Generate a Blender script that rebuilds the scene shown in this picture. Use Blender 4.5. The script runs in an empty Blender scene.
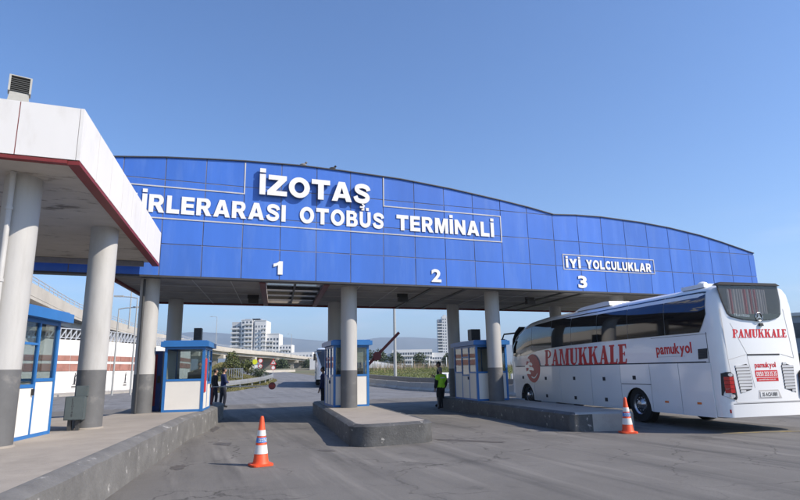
import bpy, bmesh, math, random
import numpy as np
from mathutils import Vector, Matrix

random.seed(7)
rng = np.random.default_rng(7)
S = bpy.context.scene
COL = S.collection
R = math.radians

# ------------------------------------------------------------------ camera
cam = bpy.data.cameras.new('camera')
cam.sensor_width = 36.0
cam.lens = 25.335
cam.clip_start = 0.1
cam.clip_end = 30000.0
camo = bpy.data.objects.new('camera', cam)
COL.objects.link(camo)
cr = Vector((0.93471646, -0.35486713, -0.01935095))
cu = Vector((-0.05629958, -0.20161459, 0.97784555))
cf = Vector((0.35090668, 0.91291888, 0.20843125))
camo.matrix_world = Matrix(((cr.x, cu.x, -cf.x, 0), (cr.y, cu.y, -cf.y, 0), (cr.z, cu.z, -cf.z, 1.6), (0, 0, 0, 1)))
S.camera = camo

# ------------------------------------------------------------------ sky, sun, exposure
SUN_EL, SUN_PHI = R(38), R(129)          # phi: from +Y towards +X
W = bpy.data.worlds.new('World')
S.world = W
W.use_nodes = True
wn = W.node_tree.nodes
wl = W.node_tree.links
bg = wn['Background']
sky = wn.new('ShaderNodeTexSky')
sky.sky_type = 'NISHITA'
sky.sun_disc = False
sky.sun_elevation = SUN_EL
sky.sun_rotation = SUN_PHI
sky.air_density = 1.0
sky.dust_density = 0.3
sky.ozone_density = 4.5
# faint clouds low over the hills, fixed in direction space
tc = wn.new('ShaderNodeTexCoord')
mp = wn.new('ShaderNodeMapping')
mp.inputs['Scale'].default_value = (3.0, 3.0, 16.0)
nz = wn.new('ShaderNodeTexNoise')
nz.inputs['Scale'].default_value = 1.6
nz.inputs['Detail'].default_value = 6
rp = wn.new('ShaderNodeValToRGB')
rp.color_ramp.elements[0].position = 0.52
rp.color_ramp.elements[1].position = 0.75
sx = wn.new('ShaderNodeSeparateXYZ')
mr = wn.new('ShaderNodeMapRange')
mr.inputs['From Min'].default_value = 0.24
mr.inputs['From Max'].default_value = 0.05
mul = wn.new('ShaderNodeMath'); mul.operation = 'MULTIPLY'
mul2 = wn.new('ShaderNodeMath'); mul2.operation = 'MULTIPLY'; mul2.inputs[1].default_value = 0.55
mx = wn.new('ShaderNodeMixRGB')
mx.inputs['Color2'].default_value = (6.2, 6.4, 7.0, 1)
wl.new(tc.outputs['Generated'], mp.inputs['Vector'])
wl.new(mp.outputs['Vector'], nz.inputs['Vector'])
wl.new(nz.outputs['Fac'], rp.inputs['Fac'])
wl.new(tc.outputs['Generated'], sx.inputs['Vector'])
wl.new(sx.outputs['Z'], mr.inputs['Value'])
wl.new(rp.outputs['Color'], mul.inputs[0])
wl.new(mr.outputs['Result'], mul.inputs[1])
wl.new(mul.outputs[0], mul2.inputs[0])
wl.new(mul2.outputs[0], mx.inputs['Fac'])
hsv = wn.new('ShaderNodeHueSaturation')
hsv.inputs['Saturation'].default_value = 1.12
hsv.inputs['Hue'].default_value = 0.506
hsv.inputs['Value'].default_value = 1.10
wl.new(sky.outputs['Color'], hsv.inputs['Color'])
wl.new(hsv.outputs['Color'], mx.inputs['Color1'])
wl.new(mx.outputs['Color'], bg.inputs['Color'])
bg.inputs['Strength'].default_value = 0.14

sun = bpy.data.lights.new('sun', 'SUN')
sun.energy = 4.9
sun.angle = R(0.6)
sun.color = (1.0, 0.91, 0.79)
suno = bpy.data.objects.new('sun', sun)
COL.objects.link(suno)
sd = Vector((math.sin(SUN_PHI) * math.cos(SUN_EL), math.cos(SUN_PHI) * math.cos(SUN_EL), math.sin(SUN_EL)))
suno.rotation_euler = sd.to_track_quat('Z', 'Y').to_euler()
suno.location = (0, 0, 60)

S.view_settings.view_transform = 'Standard'
S.view_settings.look = 'None'
S.view_settings.exposure = 0.38
S.view_settings.gamma = 1.0

# ------------------------------------------------------------------ materials
def nodes(name):
    m = bpy.data.materials.new(name)
    m.use_nodes = True
    t = m.node_tree
    return m, t.nodes, t.links, t.nodes['Principled BSDF']

def rgba(c):
    return (c[0], c[1], c[2], 1)

def pm(name, base, rough=0.6, metal=0.0, var=0.12, scale=4.0, bump=0.0, bscale=40.0, spec=0.5, rnd=0.0,
       dirt=None, dscale=1.5, dlo=0.55, dhi=0.75, damt=0.6, coat=0.0, stretch=None):
    """base colour with noise variation, optional stains (a second colour), bump and a per-object shift"""
    m, n, l, b = nodes(name)
    co = n.new('ShaderNodeTexCoord')
    vec = co.outputs['Object']
    if stretch:
        mpp = n.new('ShaderNodeMapping')
        mpp.inputs['Scale'].default_value = stretch
        l.new(vec, mpp.inputs['Vector'])
        vec2 = mpp.outputs['Vector']
    else:
        vec2 = vec
    t = n.new('ShaderNodeTexNoise')
    t.inputs['Scale'].default_value = scale
    t.inputs['Detail'].default_value = 5
    t.inputs['Roughness'].default_value = 0.65
    l.new(vec2, t.inputs['Vector'])
    mxx = n.new('ShaderNodeMixRGB')
    mxx.inputs['Color1'].default_value = rgba([max(0, c * (1 - var)) for c in base])
    mxx.inputs['Color2'].default_value = rgba([min(1, c * (1 + var)) for c in base])
    rr = n.new('ShaderNodeMapRange')
    rr.inputs['From Min'].default_value = 0.3
    rr.inputs['From Max'].default_value = 0.7
    l.new(t.outputs['Fac'], rr.inputs['Value'])
    l.new(rr.outputs['Result'], mxx.inputs['Fac'])
    out = mxx.outputs['Color']
    if dirt is not None:
        t2 = n.new('ShaderNodeTexNoise')
        t2.inputs['Scale'].default_value = dscale
        t2.inputs['Detail'].default_value = 8
        t2.inputs['Roughness'].default_value = 0.7
        l.new(vec2, t2.inputs['Vector'])
        r2 = n.new('ShaderNodeMapRange')
        r2.inputs['From Min'].default_value = dlo
        r2.inputs['From Max'].default_value = dhi
        r2.inputs['To Max'].default_value = damt
        l.new(t2.outputs['Fac'], r2.inputs['Value'])
        m2 = n.new('ShaderNodeMixRGB')
        m2.inputs['Color2'].default_value = rgba(dirt)
        l.new(r2.outputs['Result'], m2.inputs['Fac'])
        l.new(out, m2.inputs['Color1'])
        out = m2.outputs['Color']
    if rnd > 0:
        oi = n.new('ShaderNodeObjectInfo')
        r3 = n.new('ShaderNodeMapRange')
        r3.inputs['To Min'].default_value = 1 - rnd
        r3.inputs['To Max'].default_value = 1 + rnd
        l.new(oi.outputs['Random'], r3.inputs['Value'])
        hs = n.new('ShaderNodeHueSaturation')
        l.new(r3.outputs['Result'], hs.inputs['Value'])
        l.new(out, hs.inputs['Color'])
        out = hs.outputs['Color']
    l.new(out, b.inputs['Base Color'])
    b.inputs['Roughness'].default_value = rough
    b.inputs['Metallic'].default_value = metal
    b.inputs['Specular IOR Level'].default_value = spec
    b.inputs['Coat Weight'].default_value = coat
    b.inputs['Coat Roughness'].default_value = 0.05
    if bump > 0:
        t4 = n.new('ShaderNodeTexNoise')
        t4.inputs['Scale'].default_value = bscale
        t4.inputs['Detail'].default_value = 4
        l.new(vec, t4.inputs['Vector'])
        bp = n.new('ShaderNodeBump')
        bp.inputs['Strength'].default_value = bump
        bp.inputs['Distance'].default_value = 0.02
        l.new(t4.outputs['Fac'], bp.inputs['Height'])
        l.new(bp.outputs['Normal'], b.inputs['Normal'])
    return m

def asphalt(name, base, dark, pale, tracks=True, angle=-8):
    m, n, l, b = nodes(name)
    co = n.new('ShaderNodeTexCoord')
    def noise(scale, detail=6, rough=0.65, vec=None):
        t = n.new('ShaderNodeTexNoise')
        t.inputs['Scale'].default_value = scale
        t.inputs['Detail'].default_value = detail
        t.inputs['Roughness'].default_value = rough
        l.new(vec or co.outputs['Object'], t.inputs['Vector'])
        return t.outputs['Fac']
    def rng_(v, a, bb, c=0.0, d=1.0):
        r = n.new('ShaderNodeMapRange')
        r.inputs['From Min'].default_value = a
        r.inputs['From Max'].default_value = bb
        r.inputs['To Min'].default_value = c
        r.inputs['To Max'].default_value = d
        l.new(v, r.inputs['Value'])
        return r.outputs['Result']
    def mix(f, c1, c2):
        q = n.new('ShaderNodeMixRGB')
        l.new(f, q.inputs['Fac'])
        for i, c in (('Color1', c1), ('Color2', c2)):
            if isinstance(c, tuple): q.inputs[i].default_value = rgba(c)
            else: l.new(c, q.inputs[i])
        return q.outputs['Color']
    mpp = n.new('ShaderNodeMapping')
    mpp.inputs['Rotation'].default_value = (0, 0, R(angle))
    mpp.inputs['Scale'].default_value = (1.0, 0.07, 1.0)
    l.new(co.outputs['Object'], mpp.inputs['Vector'])
    c = mix(rng_(noise(0.55, 7), 0.35, 0.65), tuple(v * 0.86 for v in base), tuple(v * 1.12 for v in base))
    c = mix(rng_(noise(38, 3, 0.8), 0.42, 0.7, 0, 0.7), c, tuple(v * 0.72 for v in base))
    c = mix(rng_(noise(140, 2), 0.55, 0.75, 0, 0.45), c, pale)
    if tracks:
        c = mix(rng_(noise(1.15, 6, 0.6, mpp.outputs['Vector']), 0.50, 0.64, 0, 0.75), c, dark)
        c = mix(rng_(noise(2.1, 6, 0.6, mpp.outputs['Vector']), 0.53, 0.70, 0, 0.5), c, pale)
    c = mix(rng_(noise(0.33, 9, 0.72), 0.57, 0.66, 0, 0.55), c, tuple(v * 0.75 for v in dark))
    # hairline cracks, only in patches
    vo = n.new('ShaderNodeTexVoronoi'); vo.feature = 'DISTANCE_TO_EDGE'; vo.inputs['Scale'].default_value = 0.55
    dn = n.new('ShaderNodeTexNoise'); dn.inputs['Scale'].default_value = 1.7; dn.inputs['Detail'].default_value = 6
    l.new(co.outputs['Object'], dn.inputs['Vector'])
    va = n.new('ShaderNodeVectorMath'); va.operation = 'MULTIPLY_ADD'; va.inputs[1].default_value = (1.1, 1.1, 0)
    l.new(dn.outputs['Color'], va.inputs[0]); l.new(co.outputs['Object'], va.inputs[2])
    l.new(va.outputs[0], vo.inputs['Vector'])
    ck = rng_(vo.outputs['Distance'], 0.0, 0.012, 0.8, 0.0)
    mk = rng_(noise(0.22, 3), 0.42, 0.52)
    mm_ = n.new('ShaderNodeMath'); mm_.operation = 'MULTIPLY'
    l.new(ck, mm_.inputs[0]); l.new(mk, mm_.inputs[1])
    c = mix(mm_.outputs[0], c, (0.05, 0.045, 0.042))
    c = mix(rng_(noise(28, 4, 0.8), 0.62, 0.70, 0, 0.5), c, tuple(v * 0.6 for v in base))
    l.new(c, b.inputs['Base Color'])
    b.inputs['Roughness'].default_value = 0.85
    b.inputs['Specular IOR Level'].default_value = 0.3
    bp = n.new('ShaderNodeBump')
    bp.inputs['Strength'].default_value = 0.6
    bp.inputs['Distance'].default_value = 0.012
    ad = n.new('ShaderNodeMath'); ad.operation = 'ADD'
    l.new(noise(70, 4, 0.8), ad.inputs[0])
    l.new(noise(7, 5), ad.inputs[1])
    l.new(ad.outputs[0], bp.inputs['Height'])
    l.new(bp.outputs['Normal'], b.inputs['Normal'])
    return m

def glass(name, tint=(0.6, 0.7, 0.7), see=0.55, rough=0.02):
    m, n, l, b = nodes(name)
    n.remove(b)
    out = n['Material Output']
    tr = n.new('ShaderNodeBsdfTransparent'); tr.inputs['Color'].default_value = rgba(tint)
    gl = n.new('ShaderNodeBsdfGlossy'); gl.inputs['Roughness'].default_value = rough
    gl.inputs['Color'].default_value = (0.9, 0.95, 1, 1)
    fr = n.new('ShaderNodeFresnel'); fr.inputs['IOR'].default_value = 1.6
    mm = n.new('ShaderNodeMixShader')
    ge = n.new('ShaderNodeNewGeometry')
    iv = n.new('ShaderNodeMath'); iv.operation = 'SUBTRACT'; iv.inputs[0].default_value = 1.0
    mu = n.new('ShaderNodeMath'); mu.operation = 'MULTIPLY'
    l.new(ge.outputs['Backfacing'], iv.inputs[1]); l.new(iv.outputs[0], mu.inputs[0]); l.new(fr.outputs['Fac'], mu.inputs[1])
    l.new(mu.outputs[0], mm.inputs['Fac'])
    l.new(tr.outputs[0], mm.inputs[1])
    l.new(gl.outputs[0], mm.inputs[2])
    df = n.new('ShaderNodeBsdfDiffuse'); df.inputs['Color'].default_value = (0.03, 0.035, 0.04, 1)
    m2 = n.new('ShaderNodeMixShader'); m2.inputs['Fac'].default_value = see
    l.new(df.outputs[0], m2.inputs[1])
    l.new(mm.outputs[0], m2.inputs[2])
    l.new(m2.outputs[0], out.inputs['Surface'])
    return m

M = {}
M['asphalt'] = asphalt('asphalt', (0.172, 0.162, 0.149), (0.088, 0.084, 0.080), (0.295, 0.275, 0.25))
M['far_asphalt'] = asphalt('far_asphalt', (0.20, 0.20, 0.205), (0.15, 0.15, 0.155), (0.28, 0.28, 0.28), True, -30)
M['earth'] = pm('dry_earth', (0.16, 0.14, 0.085), 0.95, var=0.35, scale=0.15, dirt=(0.10, 0.13, 0.05), dscale=0.05, dlo=0.45, dhi=0.6)
M['grass'] = pm('grass_soil', (0.115, 0.125, 0.045), 0.95, var=0.35, scale=0.5, dirt=(0.20, 0.17, 0.08), dscale=0.3, dlo=0.5, dhi=0.65)
M['platform_top'] = pm('worn_screed', (0.33, 0.29, 0.245), 0.9, var=0.16, scale=2.2, bump=0.25, bscale=60, dirt=(0.19, 0.17, 0.15), dscale=1.1, dlo=0.5, dhi=0.72, damt=0.7)
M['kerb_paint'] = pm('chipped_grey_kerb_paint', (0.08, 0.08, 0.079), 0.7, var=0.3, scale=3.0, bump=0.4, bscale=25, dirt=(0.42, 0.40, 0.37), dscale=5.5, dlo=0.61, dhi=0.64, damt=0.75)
M['kerb_mid'] = pm('grey_kerb_paint_long', (0.155, 0.15, 0.142), 0.75, var=0.25, scale=2.0, bump=0.4, bscale=25, dirt=(0.58, 0.56, 0.53), dscale=4.0, dlo=0.605, dhi=0.65, damt=0.6)
M['concrete'] = pm('concrete', (0.36, 0.34, 0.31), 0.85, var=0.14, scale=1.5, bump=0.2, bscale=30, dirt=(0.2, 0.185, 0.165), dscale=0.9, dlo=0.55, dhi=0.75)
M['bridge_concrete'] = pm('bridge_concrete', (0.50, 0.46, 0.40), 0.85, var=0.1, scale=0.3, dirt=(0.3, 0.27, 0.23), dscale=0.2, dlo=0.55, dhi=0.75, damt=0.5)
M['soffit'] = pm('stained_soffit_plaster', (0.46, 0.43, 0.39), 0.9, var=0.1, scale=1.2, bump=0.15, bscale=20, dirt=(0.10, 0.088, 0.075), dscale=0.95, dlo=0.555, dhi=0.66, damt=0.85, stretch=(1.0, 2.2, 1.0))
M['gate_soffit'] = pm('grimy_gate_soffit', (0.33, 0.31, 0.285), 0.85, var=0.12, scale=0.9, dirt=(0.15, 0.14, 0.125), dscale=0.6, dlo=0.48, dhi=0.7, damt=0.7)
M['column_white'] = pm('off_white_column_paint', (0.47, 0.46, 0.44), 0.6, var=0.05, scale=2.0, bump=0.08, bscale=15, dirt=(0.30, 0.285, 0.26), dscale=1.8, dlo=0.5, dhi=0.75, damt=0.55, stretch=(1.5, 1.5, 0.3))
M['column_grey'] = pm('dark_grey_column_paint', (0.125, 0.125, 0.125), 0.6, var=0.12, scale=3.0, bump=0.08, bscale=15, dirt=(0.27, 0.255, 0.235), dscale=3.0, dlo=0.57, dhi=0.7, damt=0.5)
M['facade_blue'] = pm('weathered_blue_cladding', (0.053, 0.158, 0.55), 0.32, var=0.09, scale=0.8, spec=0.5, rnd=0.06, dirt=(0.15, 0.27, 0.62), dscale=1.3, dlo=0.5, dhi=0.78, damt=0.45, stretch=(1.6, 1, 0.22), bump=0.32, bscale=1.3)
M['joint'] = pm('grey_joint', (0.21, 0.215, 0.26), 0.8, var=0.3, scale=2.0, dirt=(0.15, 0.12, 0.10), dscale=2, dlo=0.55, dhi=0.75)
M['flashing'] = pm('dark_flashing', (0.05, 0.05, 0.055), 0.5, var=0.1)
M['letter_white'] = pm('white_letters', (0.80, 0.79, 0.76), 0.5, var=0.05, scale=3, dirt=(0.55, 0.55, 0.55), dscale=1.5, dlo=0.6, dhi=0.8, damt=0.4)
M['letter_side'] = pm('letter_return', (0.16, 0.17, 0.2), 0.5, var=0.05)
M['frame_white'] = pm('pale_metal_strip', (0.52, 0.51, 0.5), 0.5, var=0.15, scale=2)
M['white_clad'] = pm('white_cladding', (0.74, 0.72, 0.69), 0.5, var=0.03, scale=1.0, dirt=(0.5, 0.46, 0.40), dscale=1.6, dlo=0.55, dhi=0.8, damt=0.5, rnd=0.015, stretch=(1, 1, 0.4))
M['red_trim'] = pm('dark_red_trim', (0.19, 0.022, 0.02), 0.55, var=0.15, scale=3, dirt=(0.14, 0.04, 0.03), dscale=2)
M['booth_blue'] = pm('booth_blue_paint', (0.03, 0.16, 0.43), 0.4, var=0.08, scale=3)
M['booth_cream'] = pm('cream_booth_panel', (0.78, 0.74, 0.67), 0.5, var=0.035, scale=2, dirt=(0.55, 0.5, 0.42), dscale=1.4, dlo=0.6, dhi=0.85, damt=0.4)
M['booth_glass'] = glass('booth_glass', (0.76, 0.8, 0.8), 0.95)
M['booth_inside'] = pm('booth_inside', (0.10, 0.10, 0.10), 0.8)
M['dark_stuff'] = pm('dark_plastic', (0.02, 0.02, 0.022), 0.5, var=0.2)
M['blind'] = pm('pale_blind', (0.55, 0.53, 0.42), 0.8, var=0.08, scale=8)
M['ac_black'] = pm('black_metal_box', (0.022, 0.022, 0.024), 0.5, var=0.2, scale=5)
M['ebox'] = pm('grey_green_steel', (0.08, 0.10, 0.103), 0.5, var=0.1, scale=4, dirt=(0.2, 0.16, 0.1), dscale=3, dlo=0.6, dhi=0.75)
M['pipe_grey'] = pm('grey_pipe', (0.5, 0.49, 0.47), 0.5, var=0.08)
M['pipe_dark'] = pm('dark_pipe', (0.05, 0.05, 0.05), 0.5, var=0.1)
M['lamp_metal'] = pm('pale_lamp_metal', (0.42, 0.42, 0.40), 0.45, metal=0.2, var=0.06)
M['galv'] = pm('galvanised_steel', (0.45, 0.46, 0.47), 0.4, metal=0.5, var=0.1, scale=2)
M['cone_orange'] = pm('orange_cone_rubber', (0.78, 0.085, 0.02), 0.55, var=0.12, scale=6, dirt=(0.35, 0.08, 0.04), dscale=5, dlo=0.6, dhi=0.8)
M['cone_white'] = pm('cone_white_band', (0.72, 0.70, 0.66), 0.5, var=0.08, scale=8, dirt=(0.4, 0.36, 0.32), dscale=8, dlo=0.58, dhi=0.8)
M['cone_blue'] = pm('cone_blue_band', (0.06, 0.22, 0.55), 0.5, var=0.1, scale=8)
M['bus_white'] = pm('white_coach_paint', (0.83, 0.83, 0.82), 0.22, var=0.015, scale=1, coat=0.6, dirt=(0.62, 0.6, 0.57), dscale=0.7, dlo=0.58, dhi=0.85, damt=0.3)
M['bus_gap'] = pm('dark_panel_gap', (0.03, 0.03, 0.035), 0.7)
M['bus_under'] = pm('black_underbody', (0.012, 0.012, 0.012), 0.8)
M['bus_glass'] = pm('tinted_coach_glass', (0.006, 0.007, 0.009), 0.04, var=0.0, spec=0.9, coat=0.3)
M['rear_glass'] = glass('coach_rear_glass', (0.88, 0.88, 0.88), 0.96)
M['curtain'] = pm('red_curtain', (0.24, 0.05, 0.055), 0.8, var=0.3, scale=6, stretch=(6, 1, 0.3))
M['curtain_grey'] = pm('grey_curtain', (0.24, 0.22, 0.225), 0.8, var=0.25, scale=6, stretch=(6, 1, 0.3))
M['bus_red'] = pm('red_print', (0.60, 0.02, 0.025), 0.35, var=0.06)
M['tyre'] = pm('tyre_rubber', (0.018, 0.018, 0.018), 0.85, bump=0.2, bscale=30)
M['chrome'] = pm('alloy_rim', (0.50, 0.50, 0.51), 0.25, metal=0.9, var=0.1)
M['lens_red'] = pm('red_lens', (0.5, 0.02, 0.02), 0.15, var=0.1, coat=0.5)
M['lens_clear'] = pm('clear_lens', (0.6, 0.58, 0.56), 0.15, var=0.1, coat=0.5)
M['lens_orange'] = pm('orange_reflector', (0.7, 0.16, 0.03), 0.25, var=0.1)
M['slat_grey'] = pm('vent_slat_grey', (0.50, 0.48, 0.46), 0.5, var=0.08)
M['plate'] = pm('number_plate', (0.72, 0.72, 0.70), 0.4, var=0.05)
M['ink'] = pm('dark_ink', (0.02, 0.02, 0.025), 0.5, var=0.0)
M['blue_ink'] = pm('blue_ink', (0.03, 0.06, 0.4), 0.5, var=0.0)
M['wall_white'] = pm('white_wall_render', (0.74, 0.72, 0.69), 0.8, var=0.05, scale=0.3, dirt=(0.5, 0.47, 0.43), dscale=0.25, dlo=0.58, dhi=0.8, damt=0.4)
M['brick_red'] = pm('red_brick_band', (0.34, 0.16, 0.125), 0.85, var=0.2, scale=2, rnd=0.1)
M['fence_steel'] = pm('pale_fence_steel', (0.5, 0.52, 0.55), 0.5, metal=0.3)
M['sign_red'] = pm('sign_red', (0.55, 0.03, 0.03), 0.4, var=0.03)
M['sign_white'] = pm('sign_white', (0.78, 0.78, 0.76), 0.4, var=0.03)
M['sign_yellow'] = pm('sign_yellow', (0.72, 0.75, 0.03), 0.4, var=0.05)
M['dull_red'] = pm('faded_dark_red', (0.14, 0.02, 0.022), 0.5, var=0.15, scale=5)
M['vend_blue'] = pm('vending_blue', (0.015, 0.045, 0.18), 0.4, var=0.1)
M['vend_red'] = pm('vending_red', (0.22, 0.012, 0.02), 0.4, var=0.1)
M['bld_white'] = pm('white_building_render', (0.76, 0.75, 0.73), 0.8, var=0.03, scale=0.1)
M['bld_pale'] = pm('pale_grey_building', (0.58, 0.58, 0.58), 0.8, var=0.03, scale=0.1)
M['bld_grey'] = pm('blue_grey_cladding', (0.30, 0.33, 0.38), 0.7, var=0.06, scale=0.1)
M['bld_glass'] = pm('far_window_glass', (0.06, 0.075, 0.10), 0.12, var=0.2, spec=0.7, rnd=0.3)
M['hill'] = pm('forested_hill', (0.15, 0.17, 0.15), 0.95, var=0.3, scale=0.004, dirt=(0.16, 0.15, 0.11), dscale=0.0025, dlo=0.5, dhi=0.65)
M['leaf'] = pm('olive_leaves', (0.10, 0.12, 0.035), 0.7, var=0.45, scale=2.5, dirt=(0.19, 0.16, 0.05), dscale=1.2, dlo=0.5, dhi=0.7)
M['leaf_dark'] = pm('dark_leaves', (0.05, 0.075, 0.03), 0.7, var=0.45, scale=1.5)
M['bark'] = pm('bark', (0.12, 0.09, 0.065), 0.9, var=0.25, scale=6)
M['blade'] = pm('grass_blades', (0.14, 0.165, 0.045), 0.8, var=0.4, scale=0.35, dirt=(0.30, 0.25, 0.11), dscale=0.22, dlo=0.5, dhi=0.66)
M['dry_blade'] = pm('dry_grass_blades', (0.20, 0.18, 0.07), 0.85, var=0.35, scale=0.4, dirt=(0.11, 0.13, 0.045), dscale=0.25, dlo=0.48, dhi=0.62)
M['dry_stalk'] = pm('dry_stalks', (0.27, 0.21, 0.13), 0.9, var=0.3, scale=0.4)
M['skin'] = pm('skin', (0.42, 0.24, 0.16), 0.5, var=0.06)
M['hair'] = pm('dark_hair', (0.015, 0.012, 0.01), 0.6, var=0.1)
M['hair_grey'] = pm('grey_hair', (0.25, 0.24, 0.23), 0.7, var=0.3, scale=30)
M['navy'] = pm('navy_uniform', (0.012, 0.022, 0.085), 0.75, var=0.25, scale=8, bump=0.3, bscale=14)
M['navy_dark'] = pm('dark_navy_cloth', (0.008, 0.010, 0.022), 0.8, var=0.25, scale=8, bump=0.3, bscale=14)
M['black_cloth'] = pm('black_cloth', (0.010, 0.010, 0.012), 0.8, var=0.25, scale=8, bump=0.3, bscale=14)
M['hivis'] = pm('high_visibility_yellow', (0.42, 0.85, 0.03), 0.6, var=0.12, scale=6, bump=0.3, bscale=12)
M['shoe'] = pm('black_shoe', (0.012, 0.012, 0.012), 0.5)
M['puddle'] = pm('oil_stain', (0.10, 0.088, 0.076), 0.6, var=0.3, scale=5)
M['bird'] = pm('dark_feathers', (0.03, 0.03, 0.033), 0.7, var=0.3, scale=20)
M['bird_pale'] = pm('grey_feathers', (0.22, 0.2, 0.18), 0.7, var=0.3, scale=20)
M['flood_grey'] = pm('floodlight_grey', (0.42, 0.41, 0.37), 0.5, var=0.08, scale=8)
M['flood_dark'] = pm('floodlight_fins', (0.05, 0.05, 0.045), 0.5, var=0.1, scale=20)
M['skylight'] = glass('skylight_glass', (0.85, 0.8, 0.72), 0.85, 0.15)

# ------------------------------------------------------------------ mesh helpers
class MB:
    def __init__(s):
        s.v = []; s.f = []; s.mi = []
    def add(s, vs, fs, mi=0):
        o = len(s.v)
        s.v += [tuple(x) for x in vs]
        s.f += [tuple(i + o for i in f) for f in fs]
        s.mi += [mi] * len(fs)
        return s
    def box(s, x0, x1, y0, y1, z0, z1, mi=0, mat=None):
        vs = [(x, y, z) for z in (z0, z1) for y in (y0, y1) for x in (x0, x1)]
        if mat is not None: vs = [mat @ Vector(v) for v in vs]
        return s.add(vs, [(0, 2, 3, 1), (4, 5, 7, 6), (0, 1, 5, 4), (2, 6, 7, 3), (0, 4, 6, 2), (1, 3, 7, 5)], mi)
    def bar(s, a, b, w, h=None, mi=0):
        """box section bar between two points"""
        a = Vector(a); b = Vector(b); d = (b - a).normalized()
        up = Vector((0, 0, 1)) if abs(d.z) < 0.9 else Vector((0, 1, 0))
        r = d.cross(up).normalized(); u = r.cross(d)
        h = h or w
        vs = []
        for p in (a, b):
            for i, j in ((-1, -1), (1, -1), (1, 1), (-1, 1)):
                vs.append(p + r * (w / 2 * i) + u * (h / 2 * j))
        return s.add(vs, [(3, 2, 1, 0), (4, 5, 6, 7), (0, 1, 5, 4), (1, 2, 6, 5), (2, 3, 7, 6), (3, 0, 4, 7)], mi)
    def tube(s, pts, rad, n=10, mi=0, cap=True):
        pts = [Vector(p) for p in pts]
        if not hasattr(rad, '__len__'): rad = [rad] * len(pts)
        o = len(s.v)
        vs = []
        for i, p in enumerate(pts):
            d = (pts[min(i + 1, len(pts) - 1)] - pts[max(i - 1, 0)]).normalized()
            up = Vector((0, 0, 1)) if abs(d.z) < 0.9 else Vector((0, 1, 0))
            r = d.cross(up).normalized(); u = r.cross(d)
            for k in range(n):
                a = 2 * math.pi * k / n
                vs.append(p + r * (math.cos(a) * rad[i]) + u * (math.sin(a) * rad[i]))
        fs = []
        for i in range(len(pts) - 1):
            for k in range(n):
                fs.append((i * n + k, i * n + (k + 1) % n, (i + 1) * n + (k + 1) % n, (i + 1) * n + k))
        if cap:
            fs.append(tuple(reversed(range(n))))
            fs.append(tuple(range((len(pts) - 1) * n, len(pts) * n)))
        return s.add(vs, fs, mi)
    def lathe(s, prof, n=24, c=(0, 0, 0), mi=0, cap=True):
        """profile of (radius, z) turned round the vertical through c"""
        vs = []
        for r, z in prof:
            for k in range(n):
                a = 2 * math.pi * k / n
                vs.append((c[0] + r * math.cos(a), c[1] + r * math.sin(a), c[2] + z))
        fs = []
        for i in range(len(prof) - 1):
            for k in range(n):
                fs.append((i * n + k, i * n + (k + 1) % n, (i + 1) * n + (k + 1) % n, (i + 1) * n + k))
        if cap:
            fs.append(tuple(reversed(range(n))))
            fs.append(tuple(range((len(prof) - 1) * n, len(prof) * n)))
        return s.add(vs, fs, mi)
    def prism(s, poly, fn, d0, d1, mi=0):
        """2-D outline (counter-clockwise) extruded; fn(u, v, d) -> point"""
        n = len(poly)
        vs = [fn(u, v, d0) for u, v in poly] + [fn(u, v, d1) for u, v in poly]
        fs = [tuple(range(n)), tuple(reversed(range(n, 2 * n)))]
        for i in range(n):
            j = (i + 1) % n
            fs.append((i, i + n, j + n, j))
        return s.add(vs, fs, mi)
    def ball(s, c, r, n=10, m=7, mi=0):
        if not hasattr(r, '__len__'): r = (r, r, r)
        vs = [(c[0], c[1], c[2] - r[2])]
        for i in range(1, m):
            t = -math.pi / 2 + math.pi * i / m
            for k in range(n):
                a = 2 * math.pi * k / n
                vs.append((c[0] + r[0] * math.cos(t) * math.cos(a), c[1] + r[1] * math.cos(t) * math.sin(a), c[2] + r[2] * math.sin(t)))
        vs.append((c[0], c[1], c[2] + r[2]))
        fs = [(0, 1 + (k + 1) % n, 1 + k) for k in range(n)]
        for i in range(m - 2):
            for k in range(n):
                a = 1 + i * n
                fs.append((a + k, a + (k + 1) % n, a + n + (k + 1) % n, a + n + k))
        t = len(vs) - 1; a = 1 + (m - 2) * n
        fs += [(a + k, a + (k + 1) % n, t) for k in range(n)]
        return s.add(vs, fs, mi)
    def mesh(s, name, mats, smooth=None, fix=True):
        me = bpy.data.meshes.new(name)
        me.from_pydata([tuple(v) for v in s.v], [], s.f)
        if not isinstance(mats, (list, tuple)): mats = [mats]
        for m in mats: me.materials.append(m)
        me.polygons.foreach_set('material_index', s.mi)
        if fix:
            bm = bmesh.new(); bm.from_mesh(me)
            bmesh.ops.recalc_face_normals(bm, faces=bm.faces)
            bm.to_mesh(me); bm.free()
        if smooth:
            me.polygons.foreach_set('use_smooth', [True] * len(me.polygons))
            me.set_sharp_from_angle(angle=R(smooth))
        me.update()
        return me

def link(o, parent=None):
    COL.objects.link(o)
    if parent is not None: o.parent = parent
    return o

def part(name, mb, mats, parent, smooth=None, world=False, fix=True):
    me = mb if isinstance(mb, bpy.types.Mesh) else mb.mesh(name, mats, smooth, fix)
    o = bpy.data.objects.new(name, me)
    link(o, parent)
    if world: o.location = -parent.location
    return o

def tag(o, label, cat, group=None):
    o['label'] = label
    o['category'] = cat
    if group: o['group'] = group
    return o

def thing(name, label, cat, loc=(0, 0, 0), rz=0.0, group=None):
    o = bpy.data.objects.new(name, None)
    o.empty_display_size = 0.3
    o.location = loc
    o.rotation_euler = (0, 0, rz)
    link(o)
    return tag(o, label, cat, group)

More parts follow.
